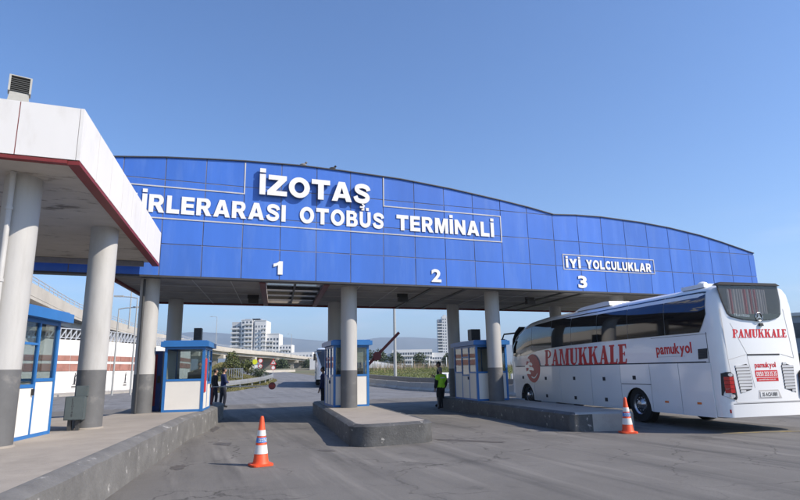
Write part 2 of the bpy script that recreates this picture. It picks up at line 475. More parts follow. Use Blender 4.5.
def single(name, mb, mats, label, cat, loc=(0, 0, 0), rz=0.0, group=None, smooth=None):
    o = bpy.data.objects.new(name, mb.mesh(name, mats, smooth))
    o.location = loc
    o.rotation_euler = (0, 0, rz)
    link(o)
    return tag(o, label, cat, group)

def structure(name, mb, mats, smooth=None, fix=True):
    o = bpy.data.objects.new(name, mb.mesh(name, mats, smooth, fix))
    link(o)
    o['kind'] = 'structure'
    return o

def stuff(name, me, label, cat):
    o = bpy.data.objects.new(name, me)
    link(o)
    o['kind'] = 'stuff'
    if label:
        o['label'] = label; o['category'] = cat
    return o

def copy_tree(o, parent=None):
    c = o.copy(); COL.objects.link(c)
    if parent is not None: c.parent = parent
    for ch in list(o.children): copy_tree(ch, c)
    return c

XYZ = lambda u, v, d: (u, v, d)
def FRONT(y0):                      # outline in x-z, depth along y
    return lambda u, v, d: (u, y0 + d, v)

def bevel(mb, w=0.01, seg=2):
    me = mb.mesh('t', [M['concrete']])
    return me

# text ------------------------------------------------------------
def _stroke(P, hw, n=6):
    """closed outline of a thick line through the points (Catmull-Rom)"""
    P = [Vector((p[0], p[1])) for p in P]
    Q = []
    for i in range(len(P) - 1):
        p0 = P[max(i - 1, 0)]; p1 = P[i]; p2 = P[i + 1]; p3 = P[min(i + 2, len(P) - 1)]
        for k in range(n):
            t = k / n
            Q.append(0.5 * ((2 * p1) + (-p0 + p2) * t + (2 * p0 - 5 * p1 + 4 * p2 - p3) * t * t + (-p0 + 3 * p1 - 3 * p2 + p3) * t ** 3))
    Q.append(P[-1])
    A, B = [], []
    for i, q in enumerate(Q):
        d = (Q[min(i + 1, len(Q) - 1)] - Q[max(i - 1, 0)]).normalized()
        m = Vector((-d.y, d.x)) * hw
        A.append(tuple(q + m)); B.append(tuple(q - m))
    return A + B[::-1]
def _arc(cx, cy, rx, ry, a0, a1, n=10):
    return [(cx + rx * math.cos(R(a0 + (a1 - a0) * k / n)), cy + ry * math.sin(R(a0 + (a1 - a0) * k / n))) for k in range(n + 1)]
_I = [[(0, 0), (0.29, 0), (0.29, 1), (0, 1)]]
_dot = [(0, 1.08), (0.29, 1.08), (0.29, 1.28), (0, 1.28)]
_S = [_stroke([(0.80, 0.66), (0.72, 0.82), (0.45, 0.895), (0.20, 0.83), (0.155, 0.69), (0.27, 0.585), (0.46, 0.515), (0.68, 0.42), (0.745, 0.28), (0.64, 0.145), (0.42, 0.10), (0.17, 0.16), (0.07, 0.34)], 0.118)]
_U = [_stroke([(0.135, 1.0), (0.135, 0.75), (0.135, 0.42), (0.20, 0.22), (0.45, 0.12), (0.70, 0.22), (0.765, 0.42), (0.765, 0.75), (0.765, 1.0)], 0.13)]
BLACK = {
 'I': _I, 'İ': _I + [_dot],
 'Z': [[(0, 0), (0.98, 0), (0.98, 0.23), (0.42, 0.23), (0.96, 0.79), (0.96, 1), (0.05, 1), (0.05, 0.77), (0.55, 0.77), (0, 0.21)]],
 'O': [_arc(0.54, 0.5, 0.54, 0.515, 0, 342, 24), _arc(0.54, 0.5, 0.255, 0.28, 0, 340, 18)],
 'T': [[(0.335, 0), (0.635, 0), (0.635, 0.76), (0.97, 0.76), (0.97, 1), (0, 1), (0, 0.76), (0.335, 0.76)]],
 'A': [[(0, 0), (0.30, 0), (0.37, 0.18), (0.71, 0.18), (0.78, 0), (1.08, 0), (0.71, 1), (0.37, 1)], [(0.445, 0.385), (0.635, 0.385), (0.54, 0.70)]],
 'S': _S, 'Ş': _S + [_stroke([(0.44, -0.035), (0.50, -0.08), (0.55, -0.13), (0.50, -0.19), (0.40, -0.205), (0.32, -0.195)], 0.04)],
 'E': [[(0, 0), (0.82, 0), (0.82, 0.23), (0.29, 0.23), (0.29, 0.40), (0.76, 0.40), (0.76, 0.61), (0.29, 0.61), (0.29, 0.77), (0.80, 0.77), (0.80, 1), (0, 1)]],
 'H': [[(0, 0), (0.29, 0), (0.29, 0.38), (0.65, 0.38), (0.65, 0), (0.94, 0), (0.94, 1), (0.65, 1), (0.65, 0.62), (0.29, 0.62), (0.29, 1), (0, 1)]],
 'L': [[(0, 0), (0.78, 0), (0.78, 0.24), (0.29, 0.24), (0.29, 1), (0, 1)]],
 'R': [[(0, 0), (0.29, 0), (0.29, 0.37), (0.40, 0.37), (0.62, 0), (0.96, 0), (0.70, 0.42)] + _arc(0.60, 0.70, 0.29, 0.30, -58, 90, 9) + [(0, 1)],
       [(0.29, 0.57), (0.52, 0.57)] + _arc(0.52, 0.685, 0.10, 0.115, -70, 70, 4) + [(0.52, 0.80), (0.29, 0.80)]],
 'B': [[(0, 0), (0.55, 0)] + _arc(0.57, 0.285, 0.33, 0.285, -80, 58, 8) + _arc(0.54, 0.745, 0.29, 0.255, -42, 85, 8) + [(0, 1)],
       [(0.28, 0.20), (0.52, 0.20)] + _arc(0.52, 0.30, 0.085, 0.10, -60, 60, 4) + [(0.52, 0.40), (0.28, 0.40)],
       [(0.28, 0.61), (0.48, 0.61)] + _arc(0.48, 0.70, 0.075, 0.09, -60, 60, 4) + [(0.48, 0.79), (0.28, 0.79)]],
 'U': _U, 'Ü': _U + [[(0.15, 1.08), (0.38, 1.08), (0.38, 1.27), (0.15, 1.27)], [(0.52, 1.08), (0.75, 1.08), (0.75, 1.27), (0.52, 1.27)]],
 'M': [[(0, 0), (0.26, 0), (0.26, 0.62), (0.45, 0), (0.67, 0), (0.86, 0.62), (0.86, 0), (1.12, 0), (1.12, 1), (0.74, 1), (0.56, 0.42), (0.38, 1), (0, 1)]],
 'N': [[(0, 0), (0.27, 0), (0.27, 0.55), (0.66, 0), (0.94, 0), (0.94, 1), (0.67, 1), (0.67, 0.45), (0.28, 1), (0, 1)]],
 'Y': [[(0.36, 0), (0.65, 0), (0.65, 0.40), (1.01, 1), (0.68, 1), (0.505, 0.66), (0.33, 1), (0, 1), (0.36, 0.40)]],
 'K': [[(0, 0), (0.29, 0), (0.29, 0.28), (0.41, 0.41), (0.64, 0), (0.99, 0), (0.62, 0.60), (0.96, 1), (0.60, 1), (0.29, 0.62), (0.29, 1), (0, 1)]],
 'C': [_stroke(_arc(0.52, 0.5, 0.385, 0.385, 38, 322, 14), 0.128, 2)],
 '1': [[(0.28, 0), (0.58, 0), (0.58, 1), (0.36, 1), (0.20, 0.86), (0, 0.79), (0, 0.56), (0.16, 0.61), (0.28, 0.70)]],
}
_gl = {}
def glyph(ch, bold, depth, sides=True):
    key = (ch, bold, depth, sides)
    if key in _gl: return _gl[key]
    own = bold == 'black' and ch in BLACK
    if own:
        c = bpy.data.curves.new('glyph', 'CURVE')
        c.dimensions = '2D'; c.fill_mode = 'FRONT'
        for lp in BLACK[ch]:
            sp = c.splines.new('POLY'); sp.points.add(len(lp) - 1)
            for q, (x, y) in zip(sp.points, lp): q.co = (x, y, 0, 1)
            sp.use_cyclic_u = True
    else:
        if bold == 'black': bold = 0.035
        c = bpy.data.curves.new('glyph', 'FONT')
        c.body = ch; c.size = 1; c.offset = bold; c.resolution_u = 4; c.extrude = 0.0
    o = bpy.data.objects.new('glyph', c)
    COL.objects.link(o)
    dg = bpy.context.evaluated_depsgraph_get(); dg.update()
    flat = bpy.data.meshes.new_from_object(o.evaluated_get(dg))
    bpy.data.objects.remove(o)
    bpy.data.curves.remove(c)
    k = 1.0 if own else 1.0 / (0.69 + bold)
    bm = bmesh.new(); bm.from_mesh(flat)
    bpy.data.meshes.remove(flat)
    bmesh.ops.remove_doubles(bm, verts=bm.verts, dist=1e-4)
    xs = [v.co.x for v in bm.verts]
    x0, x1 = min(xs), max(xs)
    for v in bm.verts:
        v.co = Vector(((v.co.x - x0) * k, v.co.y * k, 0))
    for f in bm.faces:
        if f.normal.z < 0: f.normal_flip()
    r = bmesh.ops.extrude_face_region(bm, geom=list(bm.faces))
    top = [e for e in r['geom'] if isinstance(e, bmesh.types.BMVert)]
    for v in top: v.co.z += 1.0
    bmesh.ops.recalc_face_normals(bm, faces=bm.faces)
    for f in bm.faces:
        f.material_index = 0 if f.calc_center_median().z > 0.99 else (1 if sides else 0)
    _gl[key] = (bm, (x1 - x0) * k)
    return _gl[key]

def word(text, h, total=None, sx=1.0, bold=0.03, gap=0.16, space=0.5):
    """lay out: list of (char, x offset, x scale); stretched to the total width"""
    items = []; x = 0.0
    for ch in text:
        if ch == ' ':
            x += space * h * sx; continue
        bm, w = glyph(ch, bold, 0)
        items.append((ch, x, w)); x += (w * sx + gap) * h
    x -= gap * h
    f = 1.0 if total is None else total / x
    return [(c, xx * f, sx * f * h) for c, xx, w in items]

def letters(text, parent, origin, h, total, bold, depth, mats, gap=0.16, space=0.5, sx=1.0, name='letter', rot=(R(90), 0, 0)):
    """each letter its own object, standing on its baseline, facing -Y"""
    cache = {}
    for ch, x, sxx in word(text, h, total, sx, bold, gap, space):
        if ch not in cache:
            bm, w = glyph(ch, bold, 0)
            me = bpy.data.meshes.new(name); bm.to_mesh(me)
            for m in mats: me.materials.append(m)
            cache[ch] = me
        o = bpy.data.objects.new(name, cache[ch])
        o.scale = (sxx, h, depth)
        o.rotation_euler = rot
        o.location = Vector(origin) + Vector((x, 0, 0))
        link(o, parent)

def print_word(mb, text, h, total, bold, fn, depth, gap=0.16, space=0.5, sx=1.0, mi=0):
    """whole word into one mesh; fn(u, v, d) -> point"""
    for ch, x, sxx in word(text, h, total, sx, bold, gap, space):
        bm, w = glyph(ch, bold, 0)
        bm.verts.index_update()
        vs = [fn(x + v.co.x * sxx, v.co.y * h, v.co.z * depth) for v in bm.verts]
        mb.add(vs, [[v.index for v in f.verts] for f in bm.faces], mi)

# ------------------------------------------------------------------ ground
def sstep(t):
    t = np.clip(t, 0, 1); return t * t * (3 - 2 * t)
def gz(X, Y):
    f = sstep((np.asarray(X, float) + 3) / 6)
    s = np.clip(np.asarray(Y, float) - 45, 0, 105)
    return f * 0.025 * s
def gzf(x, y): return float(gz(x, y))

def sheet(xs, ys, hf):
    mb = MB()
    X, Y = np.meshgrid(xs, ys)
    Z = hf(X, Y)
    nx = len(xs)
    vs = list(zip(X.ravel().tolist(), Y.ravel().tolist(), Z.ravel().tolist()))
    fs = [(j * nx + i, j * nx + i + 1, (j + 1) * nx + i + 1, (j + 1) * nx + i) for j in range(len(ys) - 1) for i in range(nx - 1)]
    return mb.add(vs, fs)

xs = sorted(set([-9000, -3000, -1000, -400, -200] + list(np.arange(-100, 100.1, 2.5)) + [120, 160, 220, 400, 1000, 3000, 9000]))
ys = sorted(set([-3000, -800, -200, -80] + list(np.arange(-40, 160.1, 2.5)) + [200, 300, 500, 1000, 2500, 5000, 9000]))
structure('ground', sheet(xs, ys, lambda X, Y: gz(X, Y) - 0.06), M['earth'], 60)
structure('road', sheet(np.arange(-60, 18.1, 1.5), np.arange(-30, 31.6, 1.5), lambda X, Y: gz(X, Y)), M['asphalt'], 60)
structure('forecourt_road', sheet(np.arange(18, 75.1, 1.5), np.arange(-30, 27.1, 1.5), lambda X, Y: gz(X, Y) - 0.004), M['asphalt'], 60)
structure('approach_road', sheet(np.arange(-60, 19.6, 1.25), np.arange(29.4, 130.1, 1.25), lambda X, Y: gz(X, Y) - 0.005), M['far_asphalt'], 60)

AX = R(8)                               # the lanes run 8 degrees right of the gate's normal
def lane(s): return math.sin(AX) * s, math.cos(AX) * s

# ------------------------------------------------------------------ the toll gate
D = 17.0
ZB, ZC, ZM, ZA = 4.34, 5.25, 6.21, 7.16
TOPX = [-5.6, -3.5, -2.04, -0.8, 0.45, 1.47, 3.17, 4.49, 6.59, 8.46, 10.46, 11.63, 12.72, 13.73, 14.91, 16.88, 18.38, 20.05, 21.15, 23.05]
TOPZ = [7.20, 7.52, 7.70, 7.83, 7.92, 7.98, 8.03, 8.01, 7.94, 7.78, 7.54, 7.38, 7.19, 7.25, 7.27, 7.20, 7.08, 6.87, 6.67, 6.27]
def top(x): return float(np.interp(x, TOPX, TOPZ))
gate = thing('toll_gate', 'long blue clad toll gate with white letters spanning the three lanes', 'toll gate', (8, 17.0, 0))
GW = dict(parent=gate, world=True)
mb = MB()
pts = [(x, z - 0.02) for x, z in zip(TOPX, TOPZ)]
outline = [(-5.58, ZB + 0.01), (23.03, ZB + 0.01)] + list(reversed(pts[1:-1]))
outline = [(-5.58, ZB + 0.01), (23.03, ZB + 0.01), (23.03, TOPZ[-1] - 0.02)] + list(reversed(pts[1:-1])) + [(-5.58, TOPZ[0] - 0.02)]
mb.prism(outline, FRONT(0), D + 0.0075, D + 0.34)
part('facade_frame', mb, M['joint'], gate, world=True)
# cladding panels, each its own piece
S0, PW, G = 0.369, 1.118, 0.0135
seams = [S0 + PW * k for k in range(-5, 21)]
seams = [-5.6] + [s for s in seams if s > -5.3] + [23.05]
rows = [ZB, ZC, ZM, ZA]
for i in range(len(seams) - 1):
    xa, xb = seams[i] + G, seams[i + 1] - G
    if i == 0: xa = seams[0]
    if i == len(seams) - 2: xb = seams[-1]
    for j, za in enumerate(rows):
        z0 = za + (G if j else 0.0)
        low = max(top(xa), top(xb), top((xa + xb) / 2)) < ZA + 0.17      # no room for a fourth row
        if j == 3 and low: continue
        last = (j == 3) or (j == 2 and low)
        zt = [(x, top(x) - 0.005) for x in np.linspace(xb, xa, 4)]
        if not last:
            zt = [(x, min(z, rows[j + 1] - G)) for x, z in zt]
        if max(z for x, z in zt) < z0 + 0.06: continue
        zt = [(x, max(z, z0 + 0.004 + 0.001 * i_)) for i_, (x, z) in enumerate(zt)]
        d = random.uniform(0, 0.003)
        poly = [(xa, z0), (xb, z0)] + zt
        tx, tz, uc, vc = random.gauss(0, 0.0035), random.gauss(0, 0.0035), (xa + xb) / 2, z0 + 0.45
        part('facade_panel', MB().prism(poly, lambda u, v, q: (u, D + q + tx * (u - uc) + tz * (v - vc), v), -d - 0.003, 0.014), M['facade_blue'], gate, world=True)
# flashing along the arched top, base trim
mb = MB()
for a, b, c, d in zip(TOPX[:-1], TOPZ[:-1], TOPX[1:], TOPZ[1:]):
    n_ = max(1, int((c - a) / 0.8))
    for k in range(n_):
        x0 = a + (c - a) * k / n_; x1 = a + (c - a) * (k + 1) / n_
        mb.bar((x0, D + 0.15, top(x0) + 0.012), (x1, D + 0.15, top(x1) + 0.012), 0.40, 0.03)
part('top_flashing', mb, M['flashing'], **GW)
part('base_trim', MB().box(-5.6, 23.05, D - 0.012, D + 0.3, ZB - 0.055, ZB - 0.002), M['flashing'], **GW)
# canopy slab behind the facade, skewed along the lanes
def sk(x, y): return x + 0.152 * (y - 17.3), y
def skewbox(mb, x0, x1, y0, y1, z0, z1):
    vs = []
    for z in (z0, z1):
        for y in (y0, y1):
            for x in (x0, x1): vs.append((sk(x, y)[0], y, z))
    return mb.add(vs, [(0, 2, 3, 1), (4, 5, 7, 6), (0, 1, 5, 4), (2, 6, 7, 3), (0, 4, 6, 2), (1, 3, 7, 5)])
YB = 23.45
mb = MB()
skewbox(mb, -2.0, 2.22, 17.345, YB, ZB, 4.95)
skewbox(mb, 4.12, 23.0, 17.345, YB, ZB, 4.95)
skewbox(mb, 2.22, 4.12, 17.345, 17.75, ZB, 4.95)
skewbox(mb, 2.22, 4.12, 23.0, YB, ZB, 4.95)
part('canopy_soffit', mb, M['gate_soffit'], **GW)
mb = MB()
skewbox(mb, -2.05, 23.0, YB + 0.003, YB + 0.06, 4.27, 4.97)
skewbox(mb, -2.09, -2.003, 17.35, YB, 4.26, 4.97)
part('red_edge_trim', mb, M['red_trim'], **GW)
for x in (2.15, 4.15):
    part('soffit_beam', skewbox(MB(), x - 0.09, x + 0.09, 17.36, YB - 0.01, ZB - 0.07, ZB - 0.003), M['dull_red'], **GW)
for x in (7.85, 9.1, 13.2, 14.1, 18.6, 19.8):
    part('soffit_beam', skewbox(MB(), x - 0.06, x + 0.06, 17.36, YB - 0.01, ZB - 0.045, ZB - 0.003), M['pipe_dark'], **GW)
mb = MB()
for x in (0.1, 1.2, 5.3, 6.6, 10.4, 11.8, 15.6, 17.1, 21.2):
    skewbox(mb, x - 0.012, x + 0.012, 17.36, YB - 0.01, ZB - 0.012, ZB - 0.002)
for y in (18.9, 20.4, 21.9):
    skewbox(mb, -1.95, 2.0, y - 0.012, y + 0.012, ZB - 0.015, ZB - 0.0035)
    skewbox(mb, 4.3, 22.9, y - 0.012, y + 0.012, ZB - 0.015, ZB - 0.0035)
o = part('soffit_joint', mb, M['pipe_grey'], **GW); o['kind'] = 'stuff'
# skylight panes
mb = MB()
yy = [17.75, 19.06, 20.37, 21.68, 23.0]
for y in yy[1:-1]: skewbox(mb, 2.25, 4.05, y - 0.03, y + 0.03, ZB + 0.0, ZB + 0.14)
skewbox(mb, 3.14, 3.20, 17.76, 22.99, ZB + 0.004, ZB + 0.136)
part('skylight_bars', mb, M['pipe_dark'], **GW)
for j in range(4):
    for a, b in ((2.25, 3.135), (3.205, 4.1)):
        part('skylight_pane', skewbox(MB(), a, b, yy[j] + 0.035, yy[j + 1] - 0.035, ZB + 0.06, ZB + 0.075), M['skylight'], **GW)
# light fittings under the soffit
for x, y in ((2.0, 20.66), (7.4, 19.2), (12.75, 18.95), (18.0, 19.0)):
    x = sk(x, y)[0] - 0.25
    mb = MB().box(x - 0.16, x + 0.16, y - 0.1, y + 0.1, ZB - 0.3, ZB - 0.14)
    mb.box(x - 0.2, x + 0.2, y - 0.03, y + 0.03, ZB - 0.135, ZB - 0.003)
    mb.box(x - 0.18, x + 0.18, y - 0.12, y - 0.101, ZB - 0.32, ZB - 0.13)
    part('soffit_light', mb, M['ac_black'], **GW)
# columns
def gate_column(x, y, zb, r=0.265):
    n = 28
    mb = MB().lathe([(r, zb), (r, ZB - 0.001)], n, (x, y, 0))
    c = part('column', mb, M['column_white'], gate, smooth=40, world=True)
    b = MB().lathe([(r + 0.004, zb), (r + 0.004, 1.62), (r + 0.001, 1.622)], n, (x, y, 0))
    o = bpy.data.objects.new('painted_base', b.mesh('painted_base', M['column_grey'], 40))
    link(o, c)
    return c
for x, y, z in ((-0.98, 17.75, 0.55), (5.09, 18.08, 0.44), (10.54, 18.12, 0.44), (16.3, 18.1, 0.0),
                (-0.33, 22.65, 0.0), (5.70, 22.4, 0.0), (10.95, 22.2, 0.0), (16.15, 22.0, 0.0), (22.3, 18.0, 0), (22.6, 22.0, 0)):
    gate_column(x, y, z)
part('drain_pipe', MB().tube([(-1.12, 17.42, 0.57), (-1.12, 17.42, 4.28)], 0.035, 8), M['pipe_dark'], gate, smooth=40, world=True)
# lettering
L0 = gate.location
def gl(x, z, y=D): return Vector((x, y, z)) - L0
wm = [M['letter_white'], M['letter_side']]
letters('İZOTAŞ', gate, gl(1.92, 6.93, D - 0.06), 0.655, 3.56, 'black', 0.09, wm, gap=0.09)
letters('ŞEH', gate, gl(-2.95, 6.15, D - 0.012), 0.53, 1.5, 'black', 0.02, wm, gap=0.12)
letters('İRLERARASI', gate, gl(-1.32, 6.15, D - 0.012), 0.53, 4.07, 'black', 0.02, wm, gap=0.12)
letters('OTOBÜS', gate, gl(3.19, 6.15, D - 0.012), 0.53, 2.79, 'black', 0.02, wm, gap=0.15)
letters('TERMİNALİ', gate, gl(6.42, 6.15, D - 0.012), 0.53, 3.7, 'black', 0.02, wm, gap=0.14)
letters('İYİ', gate, gl(13.10, 5.19, D - 0.010), 0.34, 0.66, 'black', 0.025, wm, gap=0.16)
letters('YOLCULUKLAR', gate, gl(14.02, 5.19, D - 0.010), 0.34, 3.14, 'black', 0.025, wm, gap=0.14)
letters('1', gate, gl(2.42, 4.49, D - 0.010), 0.41, 0.28, 'black', 0.025, wm, name='lane_number')
letters('2', gate, gl(7.63, 4.47, D - 0.010), 0.42, 0.36, 'black', 0.025, wm, name='lane_number')
letters('3', gate, gl(13.58, 4.47, D - 0.010), 0.44, 0.40, 'black', 0.025, wm, name='lane_number')
# sign frame strips
def strip(pts_, w=0.036, closed=False):
    mb = MB()
    seg = list(zip(pts_[:-1], pts_[1:]))
    for k, (a, b) in enumerate(seg):
        o = 0.0015 * (k % 2)
        if abs(a[1] - b[1]) < 1e-6:
            mb.box(min(a[0], b[0]) - w / 2, max(a[0], b[0]) + w / 2, D - 0.020 - o, D - 0.0065, a[1] - w / 2, a[1] + w / 2)
        else:
            mb.box(a[0] - w / 2, a[0] + w / 2, D - 0.021 - o, D - 0.0065, min(a[1], b[1]), max(a[1], b[1]))
    return part('sign_frame', mb, M['frame_white'], **GW)
strip([(1.49, 7.93), (1.49, 6.94), (-3.6, 6.94), (-3.6, 5.995), (10.42, 5.995), (10.42, 6.94), (5.98, 6.94), (5.98, 7.93)])
strip([(13.0, 5.13), (17.33, 5.13), (17.33, 5.69), (13.0, 5.69), (13.0, 5.13)], 0.03)

# birds on the gate
def bird(x, z, m, label):
    mb = MB().ball((0, 0, 0.10), (0.075, 0.15, 0.075), 10, 7)
    mb.ball((0, -0.13, 0.20), 0.05, 8, 6)
    mb.tube([(0, -0.06, 0.13), (0, -0.12, 0.19)], [0.05, 0.035], 8)
    mb.add([(-0.012, -0.17, 0.2), (0.012, -0.17, 0.2), (0, -0.17, 0.215), (0, -0.215, 0.195)], [(0, 1, 3), (1, 2, 3), (2, 0, 3)])
    mb.add([(-0.04, 0.1, 0.1), (0.04, 0.1, 0.1), (0.05, 0.27, 0.06), (-0.05, 0.27, 0.06), (-0.04, 0.1, 0.085), (0.04, 0.1, 0.085), (0.05, 0.27, 0.05), (-0.05, 0.27, 0.05)],
           [(0, 1, 2, 3), (7, 6, 5, 4), (0, 4, 5, 1), (1, 5, 6, 2), (2, 6, 7, 3), (3, 7, 4, 0)])
    for s in (-0.025, 0.025): mb.tube([(s, 0, 0.0), (s, 0, 0.05)], 0.008, 5)
    mb.v = [(x * 0.75, y * 0.75, z_ * 0.75) for x, y, z_ in mb.v]
    return single('bird', mb, m, label, 'bird', (x, D + 0.15, z), R(70), 'birds perched on top of the gate', 60)
bird(3.3, top(3.3) + 0.028, M['bird_pale'], 'greyish bird perched on top of the gate above the letter O')
bird(4.27, top(4.27) + 0.028, M['bird'], 'small black bird perched on the gate top, right of the greyish bird')

# ------------------------------------------------------------------ left platform and traffic islands
def rounded(poly, radii, seg=6):
    out = []
    n = len(poly)
    for i, (x, y) in enumerate(poly):
        r = radii[i]
        if r <= 0: out.append((x, y)); continue
        p = Vector((x, y)); a = (Vector(poly[i - 1]) - p).normalized(); b = (Vector(poly[(i + 1) % n]) - p).normalized()
        ang = a.angle(b); t = r / math.tan(ang / 2)
        A_, B_ = p + a * t, p + b * t
        c = p + (a + b).normalized() * (r / math.sin(ang / 2))
        va, vb = A_ - c, B_ - c
        th = va.angle_signed(vb)
        for k in range(seg + 1):
            q = -th * k / seg
            out.append((c.x + va.x * math.cos(q) - va.y * math.sin(q), c.y + va.x * math.sin(q) + va.y * math.cos(q)))
    return out

def inset(poly, d):
    n = len(poly); out = []
    for i in range(n):
        p = Vector(poly[i]); a = (p - Vector(poly[i - 1])).normalized(); b = (Vector(poly[(i + 1) % n]) - p).normalized()
        na, nb = Vector((-a.y, a.x)), Vector((-b.y, b.x))
        m = (na + nb).normalized()
        out.append(tuple(p + m * (d / max(0.4, m.dot(na)))))
    return out

def densify(poly, d):
    out = []
    for i in range(len(poly)):
        a = Vector(poly[i]); b = Vector(poly[(i + 1) % len(poly)])
        n = max(1, int((b - a).length / d))
        for k in range(n): out.append(tuple(a.lerp(b, k / n)))
    return out

def island(name, poly, h, label, cat, kmat, bev=0.07, drop=0.05, wob=0.012, bare=0):
    """kerb ring with a bevelled, slightly uneven lip and a screed top"""
    c = (sum(p[0] for p in poly) / len(poly), sum(p[1] for p in poly) / len(poly))
    t = thing(name, label, cat, (c[0], c[1], 0))
    P = densify(poly, 0.35)
    n = len(P)
    ins = inset(P, bev); ins2 = inset(P, bev + 0.10)
    mb = MB()
    vs = []
    for ring, z, w in ((P, -0.05, 0), (P, h - drop, wob), (ins, h - 0.004, wob), (ins2, h, 0)):
        for (x, y) in ring:
            vs.append((x - c[0] + random.uniform(-w, w), y - c[1] + random.uniform(-w, w), z + random.uniform(-w, w) * 0.6))
    fs = []
    for r in range(3):
        for i in range(n):
            j = (i + 1) % n
            fs.append((r * n + i, r * n + j, (r + 1) * n + j, (r + 1) * n + i))
    mb.add(vs, fs)
    if bare:
        for k, f in enumerate(mb.f):
            cc = np.mean([mb.v[i] for i in f], axis=0)
            if cc[1] + c[1] < 12.6 and cc[0] + c[0] > bare - 0.25 * cc[2]: mb.mi[k] = 1
    part('kerb', mb, [kmat, M['concrete']], t, 35)
    mt = MB().add([(x - c[0], y - c[1], h) for x, y in ins2], [tuple(range(n))])
    part('top_slab', mt, M['platform_top'], t)
    return t

plat = rounded([(-3.27, -6.0), (0.27, 15.7), (0.78, 17.5), (1.62, 22.9), (-1.2, 22.9), (-1.95, 17.4), (-9.5, 17.4), (-9.5, -6.0)], [0, 0, 0, 0.5, 0.4, 0, 0, 0])
island('raised_platform', plat, 0.57, 'raised concrete platform with grey painted kerb at the left of lane 1', 'platform', M['kerb_mid'], 0.14, 0.06)
mid = rounded([(3.45, 12.02), (5.46, 12.18), (6.6, 23.0), (4.95, 23.0)], [0.45, 0.42, 0.5, 0.5], 8)
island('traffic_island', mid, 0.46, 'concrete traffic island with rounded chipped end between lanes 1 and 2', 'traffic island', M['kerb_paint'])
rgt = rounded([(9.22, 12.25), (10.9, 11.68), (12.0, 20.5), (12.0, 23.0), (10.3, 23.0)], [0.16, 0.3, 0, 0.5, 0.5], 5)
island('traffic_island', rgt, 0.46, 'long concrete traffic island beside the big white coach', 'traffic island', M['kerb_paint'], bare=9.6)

# ------------------------------------------------------------------ left canopy
can = thing('canopy', 'white canopy with dark red lower edge on two thick columns at left', 'canopy', (-4.5, 12.5, 0))
CW = dict(parent=can, world=True)
def cz(y): return 4.86 - 0.040 * (y - 9.5)            # the canopy falls towards the gate
NX, NY, FX, FY = -1.66, 9.5, -0.74, 16.6               # right edge, near and far
BX0 = -10.0
def edge(y): return NX + (FX - NX) * (y - NY) / (FY - NY)
mb = MB()
YR = 16.45
vs = []
for dz in (0.005, 0.80):
    for (x, y) in ((BX0, NY + 0.05), (NX - 0.06, NY + 0.05), (edge(YR) - 0.06, YR), (BX0, YR)):
        vs.append((x, y, cz(y) + dz))
mb.add(vs, [(3, 2, 1, 0), (4, 5, 6, 7), (0, 1, 5, 4), (1, 2, 6, 5), (2, 3, 7, 6), (3, 0, 4, 7)])
part('canopy_soffit', mb, M['soffit'], **CW)
# side cladding sheets
ns = 8
for k in range(ns):
    a = k / ns; b = (k + 1) / ns
    y0 = NY + (FY - NY) * a + 0.014; y1 = NY + (FY - NY) * b - 0.014
    if k == 0: y0 = NY - 0.03
    vs = []
    for dx in (-0.05, 0.0):
        for (y, dz) in ((y0, 0.02), (y1, 0.02), (y1, 0.88), (y0, 0.88)):
            vs.append((edge(y) + dx, y, cz(y) + dz))
    part('fascia_panel', MB().add(vs, [(0, 1, 2, 3), (7, 6, 5, 4), (0, 4, 5, 1), (1, 5, 6, 2), (2, 6, 7, 3), (3, 7, 4, 0)]), M['white_clad'], **CW)
# front cladding sheets
xf = [NX - 0.055, -2.53, -4.3, -6.1, -7.9, BX0]
for a, b in zip(xf[:-1], xf[1:]):
    vs = []
    for y in (NY - 0.03, NY + 0.03):
        for (x, z) in ((b + 0.008, 0.02), (a - 0.006, 0.02), (a - 0.006, 0.88), (b + 0.008, 0.88)):
            vs.append((x, y, cz(NY) + z))
    part('fascia_panel', MB().add(vs, [(0, 1, 2, 3), (7, 6, 5, 4), (0, 4, 5, 1), (1, 5, 6, 2), (2, 6, 7, 3), (3, 7, 4, 0)]), M['white_clad'], **CW)
part('fascia_joint', MB().box(-2.545, -2.515, NY - 0.026, NY - 0.005, cz(NY) + 0.02, cz(NY) + 0.87), M['red_trim'], **CW)
mb = MB()
def redpiece(p, q, w, h0, h1):
    """trim along p-q: a lip below the cladding and a band on the soffit"""
    p = Vector((p[0], p[1], 0)); q = Vector((q[0], q[1], 0)); d = (q - p).normalized(); n_ = Vector((-d.y, d.x, 0))
    vs = []
    for off in (0.0, w):
        for pt in (p, q):
            for h in (h0, h1):
                e = pt + n_ * off
                vs.append((e.x, e.y, cz(e.y) + h))
    mb.add(vs, [(0, 1, 3, 2), (4, 6, 7, 5), (0, 2, 6, 4), (1, 5, 7, 3), (0, 4, 5, 1), (2, 3, 7, 6)])
redpiece((NX + 0.003, NY - 0.035), (FX + 0.003, FY), 0.17, -0.06, 0.001)
part('red_edge_trim', mb, M['red_trim'], **CW)
mb = MB()
redpiece((BX0, NY - 0.033), (NX - 0.168, NY - 0.033), 0.10, -0.05, 0.0015)
part('red_edge_trim', mb, M['red_trim'], **CW)
